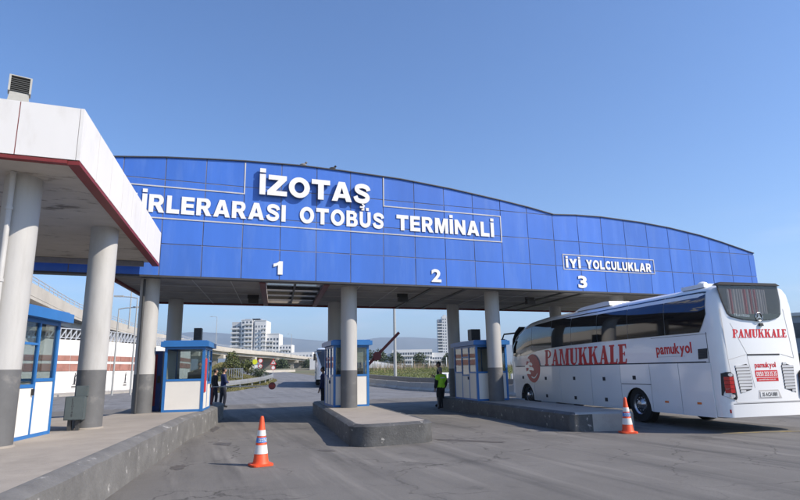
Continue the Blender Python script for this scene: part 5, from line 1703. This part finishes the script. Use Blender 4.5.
def blades(points, hmin, hmax, wid, mat, name, lean=0.35):
    n = len(points)
    P = np.asarray(points)
    a = rng.uniform(0, 2 * np.pi, n); h = rng.uniform(hmin, hmax, n)
    dx, dy = np.cos(a) * wid, np.sin(a) * wid
    lx, ly = rng.normal(0, lean, n) * h, rng.normal(0, lean, n) * h
    V = np.empty((n, 3, 3))
    V[:, 0] = P + np.stack([dx, dy, np.zeros(n)], 1)
    V[:, 1] = P - np.stack([dx, dy, np.zeros(n)], 1)
    V[:, 2] = P + np.stack([lx, ly, h], 1)
    me = bpy.data.meshes.new(name)
    me.vertices.add(n * 3); me.vertices.foreach_set('co', V.reshape(-1))
    me.loops.add(n * 3); me.loops.foreach_set('vertex_index', np.arange(n * 3, dtype=np.int32))
    me.polygons.add(n); me.polygons.foreach_set('loop_start', np.arange(0, n * 3, 3, dtype=np.int32)); me.polygons.foreach_set('loop_total', np.full(n, 3, dtype=np.int32))
    me.materials.append(mat)
    me.update(calc_edges=True)
    return me
J_, I_ = len(yy_) - 1, n - 1
cnt = 60000
jj = rng.uniform(0, J_ - 0.001, cnt); ii = rng.uniform(0.3, I_ - 0.2, cnt)
j0, i0 = jj.astype(int), ii.astype(int); fj, fi = (jj - j0)[:, None], (ii - i0)[:, None]
P = bank_pts[j0, i0] * (1 - fj) * (1 - fi) + bank_pts[j0 + 1, i0] * fj * (1 - fi) + bank_pts[j0, i0 + 1] * (1 - fj) * fi + bank_pts[j0 + 1, i0 + 1] * fj * fi
P[:, 2] -= 0.02
stuff('bank_grass', blades(P, 0.06, 0.22, 0.035, M['dry_blade'], 'bank_grass'), 'rough green and straw coloured grass covering the bank left of the road', 'grass')

rl = [(-1.6, 46.6), (1.7, 48.6), (3.7, 51.0), (6.5, 56.8), (8.6, 63.2), (10.4, 71.0), (10.8, 79.5), (9.8, 88), (8.0, 94), (6.0, 98)]
gr = thing('guard_rail', 'curved galvanised guard rail along the edge of the grass bank', 'guard rail', (6.2, 59.5, gzf(6.2, 59.5)))
sp = smooth_path(rl, 4)
mb = MB()
for a, b in zip(sp[:-1], sp[1:]):
    za, zb_ = gzf(a.x, a.y) + 0.10, gzf(b.x, b.y) + 0.10
    for h, w in ((0.40, 0.05), (0.53, 0.09), (0.66, 0.05)):
        mb.bar((a.x, a.y, za + h), (b.x, b.y, zb_ + h), w, 0.135)
part('rail_beam', mb, M['galv'], gr, world=True)
for k in range(0, len(sp), 2):
    p_ = sp[k]
    part('post', MB().box(p_.x - 0.16, p_.x - 0.05, p_.y - 0.05, p_.y + 0.07, gzf(p_.x, p_.y) - 0.1, gzf(p_.x, p_.y) + 0.74), M['galv'], gr, world=True)

def crown_mesh(name, mat, blobs, leaf, per):
    V = []
    for (cx_, cy_, cz_, r) in blobs:
        n = int(per * r * r)
        d = rng.normal(size=(n, 3)); d /= np.linalg.norm(d, axis=1)[:, None]
        rr = r * rng.uniform(0.45, 1.08, n) ** 0.6
        c = np.array((cx_, cy_, cz_)) + d * rr[:, None] * np.array((1, 1, 0.8))
        t1 = rng.normal(size=(n, 3)); t1 /= np.linalg.norm(t1, axis=1)[:, None]
        t2 = np.cross(t1, rng.normal(size=(n, 3))); t2 /= np.linalg.norm(t2, axis=1)[:, None]
        s = leaf * rng.uniform(0.6, 1.3, n)[:, None]
        V.append(np.stack([c - t1 * s, c + t2 * s * 0.5, c + t1 * s, c - t2 * s * 0.5], 1))
    V = np.concatenate(V); n = len(V)
    me = bpy.data.meshes.new(name)
    me.vertices.add(n * 4); me.vertices.foreach_set('co', V.reshape(-1))
    me.loops.add(n * 4); me.loops.foreach_set('vertex_index', np.arange(n * 4, dtype=np.int32))
    me.polygons.add(n); me.polygons.foreach_set('loop_start', np.arange(0, n * 4, 4, dtype=np.int32)); me.polygons.foreach_set('loop_total', np.full(n, 4, dtype=np.int32))
    me.materials.append(mat); me.update(calc_edges=True)
    return me

def tree(name, label, cat, loc, h, w, trunk_h, mat, leaf, per, nb=9, group=None, seed=0):
    random.seed(seed)
    t = thing(name, label, cat, loc, random.uniform(0, 6), group)
    blobs = []
    mb = MB()
    mb.tube([(0, 0, -0.1), (0.04 * w, 0, trunk_h * 0.6), (0, 0.03 * w, trunk_h + (h - trunk_h) * 0.5)], [0.05 * w + 0.02, 0.04 * w + 0.015, 0.012 * w + 0.008], 8)
    for k in range(nb):
        a = 2.4 * k; f = (k + 0.5) / nb
        r = w * random.uniform(0.2, 0.32)
        rho = w * 0.32 * math.sqrt(random.random()) * (1.3 - f)
        c = (rho * math.cos(a), rho * math.sin(a), trunk_h + (h - trunk_h) * (0.15 + 0.75 * f))
        blobs.append((*c, r))
        mb.tube([(0, 0, trunk_h * 0.8 + (c[2] - trunk_h) * 0.3), (c[0] * 0.5, c[1] * 0.5, (trunk_h + c[2]) / 2), c], [0.025 * w, 0.015 * w, 0.006 * w], 6)
    part('trunk', mb, M['bark'], t, 60)
    o = bpy.data.objects.new('crown', crown_mesh('crown', mat, blobs, leaf, per)); link(o, t)
    return t
tree('shrub', 'tall olive green shrub on the bank above the navy guard', 'shrub', (4.5, 58.0, 1.6), 2.0, 1.9, 0.3, M['leaf'], 0.10, 420, 10, 'shrubs on the grass bank', 1)
tree('shrub', 'rounded yellowish shrub on the bank, right of the tall one', 'shrub', (6.2, 59.5, 1.6), 1.2, 1.6, 0.2, M['leaf'], 0.10, 420, 9, 'shrubs on the grass bank', 2)
tree('shrub', 'low dark shrub at the foot of the bank by the guard rail', 'shrub', (3.4, 56.5, 0.8), 0.9, 1.6, 0.1, M['leaf_dark'], 0.09, 380, 8, 'shrubs on the grass bank', 3)
tree('shrub', 'low dark shrub behind the bend of the guard rail', 'shrub', (9.3, 76.0, 0.9), 1.1, 2.4, 0.1, M['leaf_dark'], 0.09, 380, 8, 'shrubs on the grass bank', 4)
# pale railings on the bank
pf = thing('fence_panel', 'pale metal fence panel standing on the bank behind the guard rail', 'fence', (4.6, 57.0, 1.0), R(-20))
part('frame', MB().box(-0.9, 0.9, -0.02, 0.02, 1.0, 1.06).box(-0.9, 0.9, -0.02, 0.02, 0.2, 0.26).box(-0.95, -0.9, -0.03, 0.03, -0.6, 1.1).box(0.9, 0.95, -0.03, 0.03, -0.6, 1.1), M['galv'], pf)
for k in range(8):
    x = -0.78 + 0.22 * k
    part('rail_bar', MB().box(x - 0.03, x + 0.03, -0.015, 0.015, 0.261, 0.999), M['galv'], pf)

# traffic signs
def sign(label, loc, rz, plates, h):
    t = thing('traffic_sign', label, 'traffic sign', loc, rz, 'road signs at the far bend')
    part('post', MB().tube([(0, 0.03, -0.3), (0, 0.03, h)], 0.035, 8), M['galv'], t, 40)
    y = 0.0
    for kind, z, s in plates:
        if kind == 'tri':
            tri = [(-s, -0.58 * s), (s, -0.58 * s), (0, 1.15 * s)]
            p_ = part('sign_plate', MB().prism([(x, z + v) for x, v in tri], FRONT(0), -0.02, 0.0), M['sign_red'], t)
            part('sign_face', MB().prism([(x * 0.62, z + v * 0.62) for x, v in tri], FRONT(0), -0.026, -0.0205), M['sign_white'], p_)
            part('sign_symbol', MB().box(-0.06, 0.06, -0.031, -0.0265, z - 0.2 * s, z + 0.35 * s), M['ink'], p_)
        elif kind == 'round':
            c = [(s * math.cos(2 * math.pi * k / 20), s * math.sin(2 * math.pi * k / 20)) for k in range(20)]
            p_ = part('sign_plate', MB().prism([(x, z + v) for x, v in c], FRONT(0), -0.02, 0.0), M['sign_red'], t)
            part('sign_face', MB().prism([(x * 0.72, z + v * 0.72) for x, v in c], FRONT(0), -0.026, -0.0205), M['sign_white'], p_)
        elif kind == 'yellow':
            c = [(s * math.cos(2 * math.pi * k / 20), s * math.sin(2 * math.pi * k / 20)) for k in range(20)]
            p_ = part('sign_plate', MB().prism([(x, z + v) for x, v in c], FRONT(0), -0.02, 0.0), M['sign_yellow'], t)
        elif kind == 'board':
            p_ = part('sign_plate', MB().box(-s, s, -0.02, 0.0, z - 0.55 * s, z + 0.55 * s), M['sign_white'], t)
    return t
sign('red and white triangle warning sign with a round plate below at the bend', (11.9, 81.0, 0.9), R(-12), [('tri', 2.05, 0.46), ('round', 1.35, 0.32)], 2.5)
sign('pair of round red bordered signs left of the triangle sign', (10.35, 82.6, 1.0), R(-12), [('round', 2.25, 0.34), ('round', 1.5, 0.34)], 2.5)
sign('bright yellow round sign with white board left of the paired round signs', (9.55, 82.4, 1.0), R(-12), [('yellow', 2.1, 0.36), ('board', 1.45, 0.4)], 2.4)
sign('small round red bordered sign above the bank, leftmost of the road signs', (6.55, 82.0, 1.6), R(-12), [('round', 1.9, 0.3)], 2.1)

# ------------------------------------------------------------------ right background: barriers, grass, ramp
bp = [(16.2, 62.0), (17.0, 55.5), (17.5, 47.0), (17.55, 39.0), (17.75, 33.0), (18.2, 27.0)]
bs = smooth_path(bp, 8)
# walk the curve in 2.6 m steps
def walk(P, step):
    out = [P[0]]; acc_ = 0
    for a, b in zip(P[:-1], P[1:]):
        L = (b - a).length; s_ = step - acc_
        while s_ <= L:
            out.append(a.lerp(b, s_ / L)); s_ += step
        acc_ = L - (s_ - step)
    return out
wk = walk(bs, 2.6)
prof = [(-0.30, 0), (0.30, 0), (0.30, 0.10), (0.13, 0.26), (0.10, 0.62), (-0.10, 0.62), (-0.13, 0.26), (-0.30, 0.10)]
jb = MB()
jb.prism(prof, lambda u, v, d: (d, u, v), -1.27, 1.27)
jm = jb.mesh('concrete_barrier', [M['concrete']])
nb_ = len(wk) - 1
for k in range(nb_):
    a, b = wk[k], wk[k + 1]; c = (a + b) / 2; d = b - a
    o = bpy.data.objects.new('concrete_barrier', jm)
    o.location = (c.x, c.y, gzf(c.x, c.y))
    o.rotation_euler = (0, -math.atan2(gzf(b.x, b.y) - gzf(a.x, a.y), d.length), math.atan2(d.y, d.x))
    link(o)
    ordn = ['first', 'second', 'third', 'fourth', 'fifth', 'sixth', 'seventh', 'eighth', 'ninth', 'tenth', 'eleventh', 'twelfth', 'thirteenth', 'fourteenth', 'fifteenth', 'sixteenth'][k]
    tag(o, 'grey concrete road barrier before the grass, ' + ordn + ' from the left in the line', 'barrier', 'concrete barriers along the grass')
mb = MB()
for a, b in zip(bs[:-1], bs[1:]):
    mb.bar((a.x + 1.1, a.y + 0.3, gzf(a.x, a.y) + 0.38), (b.x + 1.1, b.y + 0.3, gzf(b.x, b.y) + 0.38), 0.35, 1.1)
single('low_wall', mb, M['column_grey'], 'low dark grey wall running right behind the concrete barriers', 'wall')
rb_ = thing('rubble_heap', 'pale broken concrete lumps on the grass edge behind the person in the yellow vest', 'rubble', (19.3, 36.0, 1.0))
for k in range(7):
    x, y = 18.9 + 0.15 * k, 40.5 - 1.5 * k
    s = random.uniform(0.25, 0.45)
    mt_ = Matrix.Translation((x, y, 1.05)) @ Matrix.Rotation(random.uniform(0, 3), 4, 'Z') @ Matrix.Rotation(random.uniform(-0.3, 0.3), 4, 'X')
    part('concrete_lump', MB().box(-s, s, -s * 0.7, s * 0.7, -0.3, s * 0.6, 0, mt_), M['wall_white'], rb_, world=True)
fx_, fy_ = np.arange(0, 60.1, 2.0), np.arange(26, 124.1, 2.0)
def field_h(X, Y):
    return (gz(X, Y) * 0.4 + 0.84 + 0.45 * sstep((X - 18.5) / 12.0) + 0.08 * np.sin(X * 0.6) * np.sin(Y * 0.4)) * sstep((Y - 26.0) / 7.0) - 0.03
mb = MB(); vs = []
for y in fy_:
    xl = float(np.interp(y, [26, 33, 39, 47, 55.5, 62, 90, 124], [19.4, 19.1, 18.9, 18.85, 18.4, 17.8, 22, 30]))
    for u in fx_:
        x = xl + u; vs.append((x, y, float(field_h(x, y))))
n = len(fx_)
mb.add(vs, [(j * n + i, j * n + i + 1, (j + 1) * n + i + 1, (j + 1) * n + i) for j in range(len(fy_) - 1) for i in range(n - 1)])
structure('grass_field', mb, M['grass'], 60)
cnt = 110000
Y_ = rng.uniform(26, 122, cnt); u_ = rng.uniform(0, 40, cnt) 
X_ = np.interp(Y_, [26, 33, 39, 47, 55.5, 62, 90, 124], [19.4, 19.1, 18.9, 18.85, 18.4, 17.8, 22, 30]) + u_
stuff('field_grass', blades(np.stack([X_, Y_, field_h(X_, Y_) - 0.03], 1), 0.05, 0.2, 0.04, M['blade'], 'field_grass'), 'green grass covering the field beyond the concrete barriers', 'grass')
cnt = 2600
Y_ = rng.uniform(70, 122, cnt); X_ = np.interp(Y_, [26, 62, 90, 124], [19.4, 17.8, 22, 30]) + rng.uniform(2, 42, cnt)
cl = (np.sin(X_ * 0.5) + np.sin(Y_ * 0.31) > -0.4)
X_, Y_ = X_[cl], Y_[cl]
stuff('dry_weeds', blades(np.stack([X_, Y_, field_h(X_, Y_)], 1), 0.6, 1.7, 0.035, M['dry_stalk'], 'dry_weeds', 0.08), 'thin dry brown weeds standing along the far edge of the field', 'weeds')
# concrete ramp with parapets, descending to the right
rp_ = thing('ramp', 'pale concrete ramp with parapets sloping down beyond the grass', 'ramp', (35.0, 128.0, 0.0), R(-21))
for dy, dz in ((0, 0), (9, 0.75)):
    mb = MB().prism([(-8, 0.5), (14, 0.5), (14, 2.2 + dz * 0.4), (5, 3.35 + dz), (-8, 4.6 + dz)], FRONT(dy), -0.15, 0.15)
    part('parapet', mb, M['bld_white'], rp_)
part('roadway', MB().prism([(-8, 0.4), (14, 0.4), (14, 1.6), (5, 2.6), (-8, 3.7)], FRONT(0), 0.16, 8.84), M['concrete'], rp_)
mb = MB()
for k in range(14):
    x = -7.5 + 1.6 * k
    z = float(np.interp(x, [-8, 5, 14], [4.6, 3.35, 2.2]))
    mb.bar((x, 0, z), (x, 0, z + 0.6), 0.06)
mb.bar((-8, 0, 5.2), (5, 0, 3.95), 0.06); mb.bar((5, 0, 3.95), (14, 0, 2.8), 0.06)
part('railing', mb, M['galv'], rp_)
# wire fence along the far edge of the field
wf = thing('wire_fence', 'thin wire fence with pale posts along the far edge of the field', 'fence', (50, 100, 2.2))
pts_ = [(38 + 3.2 * k, 113 - 1.55 * k) for k in range(16)]
for x, y in pts_:
    part('post', MB().box(x - 0.07, x + 0.07, y - 0.07, y + 0.07, 1.2, 4.0), M['sign_white'], wf, world=True)
mb = MB()
for a, b in zip(pts_[:-1], pts_[1:]):
    for z in (2.2, 2.8, 3.4, 3.9): mb.bar((a[0], a[1], z), (b[0], b[1], z), 0.02)
part('wire', mb, M['galv'], wf, world=True)
tl_ = [(47.5, 152, 5.6, 6), (51.5, 151, 5.2, 6), (56, 150, 4.6, 5), (62, 148, 4.2, 5), (70, 146, 3.8, 5)]
lbl = ['dark round tree right of the raised barrier arm, leftmost of the far row', 'dark bushy tree standing second from the left in the far row', 'dark small tree in the middle of the far row beyond the field', 'dark low tree second from the right in the far row', 'dark lowest tree, rightmost of the far row beyond the field']
for k, (x, y, h, w) in enumerate(tl_):
    tree('tree', lbl[k], 'tree', (x, y, 1.6), h, w, 1.0, M['leaf_dark'], 0.28, 60, 10, 'dark trees beyond the field', 20 + k)
# dark growth below the viaduct
for k, (x, y, h, w) in enumerate([(33, 205, 3.2, 7), (55, 262, 3.8, 9)]):
    tree('tree', ['dark tree under the viaduct behind the triangle sign', 'dark tree under the far end of the viaduct beside the middle booth'][k], 'tree', (x, y, 2.4), h, w, 0.6, M['leaf_dark'], 0.3, 55, 10, 'dark trees under the viaduct', 40 + k)
# pale kerb wall under the viaduct
mb = MB().bar((13.0, 108.0, 1.75), (21.0, 114.0, 1.85), 0.3, 0.5)
single('low_wall', mb, M['bridge_concrete'], 'short pale wall beside the road under the viaduct', 'wall')

# ------------------------------------------------------------------ far buildings
win_cache = {}
def window_mesh(w, h):
    k = (round(w, 2), round(h, 2))
    if k not in win_cache:
        win_cache[k] = MB().box(-w / 2, w / 2, -0.05, 0.3, 0, h).mesh('window', [M['bld_glass']])
    return win_cache[k]
def slabs(t, x0, x1, y0, y1, z0, z1, fh, cols, wfrac, wm, balc=None, name='wall', side_cols=0):
    """a block with a window per bay and storey; balc: list of column indexes with balconies"""
    part(name, MB().box(x0, x1, y0, y1, z0, z1), wm, t)
    nf = int((z1 - z0) / fh)
    cw = (x1 - x0) / cols
    for f in range(nf):
        z = z0 + f * fh + fh * 0.28
        for c in range(cols):
            xc = x0 + cw * (c + 0.5)
            o = bpy.data.objects.new('window', window_mesh(cw * wfrac, fh * 0.5)); o.location = (xc, y0, z); link(o, t)
        for c in range(side_cols):
            yc = y0 + (y1 - y0) * (c + 0.5) / side_cols
            o = bpy.data.objects.new('window', window_mesh((y1 - y0) / side_cols * 0.55, fh * 0.5)); o.location = (x0, yc, z); o.rotation_euler = (0, 0, R(-90)); link(o, t)
    if balc:
        for f in range(nf):
            z = z0 + f * fh
            for a, b in balc:
                mb = MB().box(x0 + cw * a, x0 + cw * b, y0 - 1.5, y0 - 0.06, z - 0.1, z + 0.15).box(x0 + cw * a, x0 + cw * b, y0 - 1.6, y0 - 1.5, z - 0.1, z + 0.95)
                part('balcony', mb, M['bld_white'], t)
HB = R(-21.5)
ta = thing('apartment_tower', 'white apartment tower with stepped lower wings beyond the viaduct', 'building', (31.35, 416.5, 0.0), HB)
slabs(ta, 7.0, 15.0, 0, 14, 2, 38.2, 3.0, 3, 0.55, M['bld_white'], [(0.9, 3.0)])
slabs(ta, 0.0, 6.9, 1.5, 13, 2, 37.2, 3.0, 2, 0.7, M['bld_pale'], [(-0.1, 1.6)])
slabs(ta, 15.1, 16.4, 1.5, 12, 2, 37.5, 3.0, 1, 0.1, M['bld_grey'])
slabs(ta, 16.5, 24.5, 0.3, 14, 2, 37.6, 3.0, 4, 0.38, M['bld_white'], [(2.6, 4.0)])
slabs(ta, 24.6, 33.5, 2, 14, 2, 28.2, 3.0, 4, 0.6, M['bld_white'], [(0.2, 2.2)])
slabs(ta, 33.6, 42.0, 3, 14, 2, 20.6, 3.0, 4, 0.5, M['bld_white'], [(0.5, 3.5)])
slabs(ta, 42.1, 57.0, 4, 14, 2, 15.2, 3.0, 6, 0.5, M['bld_white'], [(0.5, 5.5)])
part('roof_plant', MB().box(8.5, 12.5, 3, 9, 38.2, 39.4).box(16.8, 20.2, 3, 9, 37.6, 39.2), M['bld_grey'], ta)
part('roof_screen', MB().box(14.2, 19.8, 1.0, 2.2, 38.25, 39.3), M['ac_black'], ta)
part('roof_parapet', MB().box(6.8, 15.05, -0.2, 0.1, 38.205, 38.7).box(16.45, 24.7, 0.1, 0.4, 37.605, 38.1).box(24.6, 33.7, 1.8, 2.1, 28.205, 28.7), M['bld_white'], ta)
tb = thing('office_building', 'long low white building of four storeys beyond the grass field', 'building', (141.6, 427.7, 0.0), HB)
slabs(tb, 0, 13.5, 3, 18, 2, 14.6, 3.2, 6, 0.75, M['bld_pale'])
slabs(tb, 13.6, 45.0, 0, 18, 2, 17.2, 3.4, 16, 0.78, M['bld_white'], [(2.0, 15.0)])
slabs(tb, 45.1, 62.0, 2, 18, 2, 14.4, 3.2, 9, 0.78, M['bld_white'], [(0.5, 8.5)])
tcx = thing('tower_block', 'tall narrow grey and white tower block left of the right booth', 'building', (251.0, 546.3, 0.0), HB)
slabs(tcx, 0, 4.6, 1.0, 16, 2, 53.6, 3.1, 1, 0.7, M['bld_grey'], [(-0.1, 1.05)])
slabs(tcx, 4.7, 14.5, 0, 16, 2, 56.6, 3.1, 4, 0.42, M['bld_white'])
part('roof_plant', MB().box(6.5, 9.5, 4, 10, 56.6, 58.4), M['bld_pale'], tcx)
# building and trees at the right, behind the coach
tr_ = thing('depot_building', 'blue grey clad building at the right edge behind the coach', 'building', (61.0, 41.0, 0.0), R(-62))
slabs(tr_, -2, 22, 0, 12, 0, 6.4, 3.2, 9, 0.6, M['bld_grey'], name='wall')
part('roof_edge', MB().box(-2.2, 22.2, -0.25, 12.2, 6.403, 6.75), M['bld_pale'], tr_)
tree('tree', 'dark green tree at the right edge beside the blue grey building', 'tree', (55.0, 35.5, 0.0), 3.2, 3.4, 0.6, M['leaf_dark'], 0.16, 160, 11, None, 60)
tree('shrub', 'dark shrub low at the right edge behind the coach', 'shrub', (48.0, 30.8, 0.0), 1.7, 2.8, 0.2, M['leaf_dark'], 0.14, 190, 9, None, 61)

# ------------------------------------------------------------------ hills
rid = [(-9000, 150), (-6000, 210), (-3500, 250), (-1800, 290), (-1200, 330), (-330, 422), (160, 428), (750, 384), (1010, 366), (1310, 330), (1600, 300), (1940, 344), (2290, 330), (2630, 300), (3160, 236), (4280, 162), (6050, 170), (8500, 120)]
mb = MB(); vs = []
hx = np.linspace(-8800, 8400, 240)
for x in hx:
    zr = float(np.interp(x, [r[0] for r in rid], [r[1] for r in rid])) + 6 * math.sin(x * 0.0031) + 3 * math.sin(x * 0.0083 + 1) + 1.5 * math.sin(x * 0.021)
    yc = 6420 - 0.39 * (x - 0)
    for k, (dy, f) in enumerate(((-900, -0.03), (-620, 0.25), (-380, 0.55), (-170, 0.85), (0, 1.0), (500, 0.4))):
        vs.append((x, yc + dy + 60 * math.sin(x * 0.004 + k), zr * f * (1 + 0.05 * math.sin(x * 0.004 * (k + 1)) * (k != 4))))
n = 6
mb.add(vs, [(i * n + k, (i + 1) * n + k, (i + 1) * n + k + 1, i * n + k + 1) for i in range(len(hx) - 1) for k in range(n - 1)])
structure('hills', mb, M['hill'], 80)

# ------------------------------------------------------------------ stains on the asphalt: thin oily patches
def stain(x, y, rx, ry, rz, k):
    random.seed(k)
    n = 22
    pts_ = []
    for i in range(n):
        a = 2 * math.pi * i / n; r = random.uniform(0.65, 1.1)
        px_, py_ = rx * r * math.cos(a), ry * r * math.sin(a)
        pts_.append((x + px_ * math.cos(rz) - py_ * math.sin(rz), y + px_ * math.sin(rz) + py_ * math.cos(rz)))
    mb = MB().add([(p_[0], p_[1], 0.004) for p_ in pts_], [tuple(range(n))])
    return structure('oil_stain', mb, M['puddle'])
stain(1.02, 18.2, 0.13, 0.9, R(-8), 1)
stain(1.0, 14.3, 0.22, 0.35, R(20), 2)
stain(0.05, 11.2, 0.14, 0.3, R(-8), 3)
stain(2.9, 12.0, 0.14, 0.22, R(30), 4)
stain(6.2, 11.9, 0.16, 1.0, R(40), 5)

mb = MB()
yl = [(11.9, 10.15), (13.0, 9.85), (14.5, 9.35), (17.0, 8.6)]
for a, b in zip(yl[:-1], yl[1:]):
    mb.add([(a[0], a[1], 0.004), (b[0], b[1], 0.004), (b[0] + 0.05, b[1] + 0.16, 0.004), (a[0] + 0.05, a[1] + 0.16, 0.004)], [(0, 1, 2, 3)])
M['worn_yellow'] = pm('worn_yellow_marking', (0.30, 0.235, 0.10), 0.85, var=0.2, scale=5, dirt=(0.17, 0.155, 0.135), dscale=3, dlo=0.42, dhi=0.6, damt=0.9)
structure('road_marking', mb, M['worn_yellow'])

# ------------------------------------------------------------------ air
hz = MB().box(-9500, 9500, -3200, 9500, -1.2, 520)
ho = bpy.data.objects.new('haze', hz.mesh('haze', []))
hm = bpy.data.materials.new('haze_air'); hm.use_nodes = True
hn = hm.node_tree.nodes; hn.remove(hn['Principled BSDF'])
pv = hn.new('ShaderNodeVolumePrincipled')
pv.inputs['Color'].default_value = (0.66, 0.81, 1.0, 1)
pv.inputs['Density'].default_value = 0.00019
pv.inputs['Anisotropy'].default_value = 0.2
hm.node_tree.links.new(pv.outputs[0], hn['Material Output'].inputs['Volume'])
ho.data.materials.append(hm)
link(ho); ho['kind'] = 'stuff'
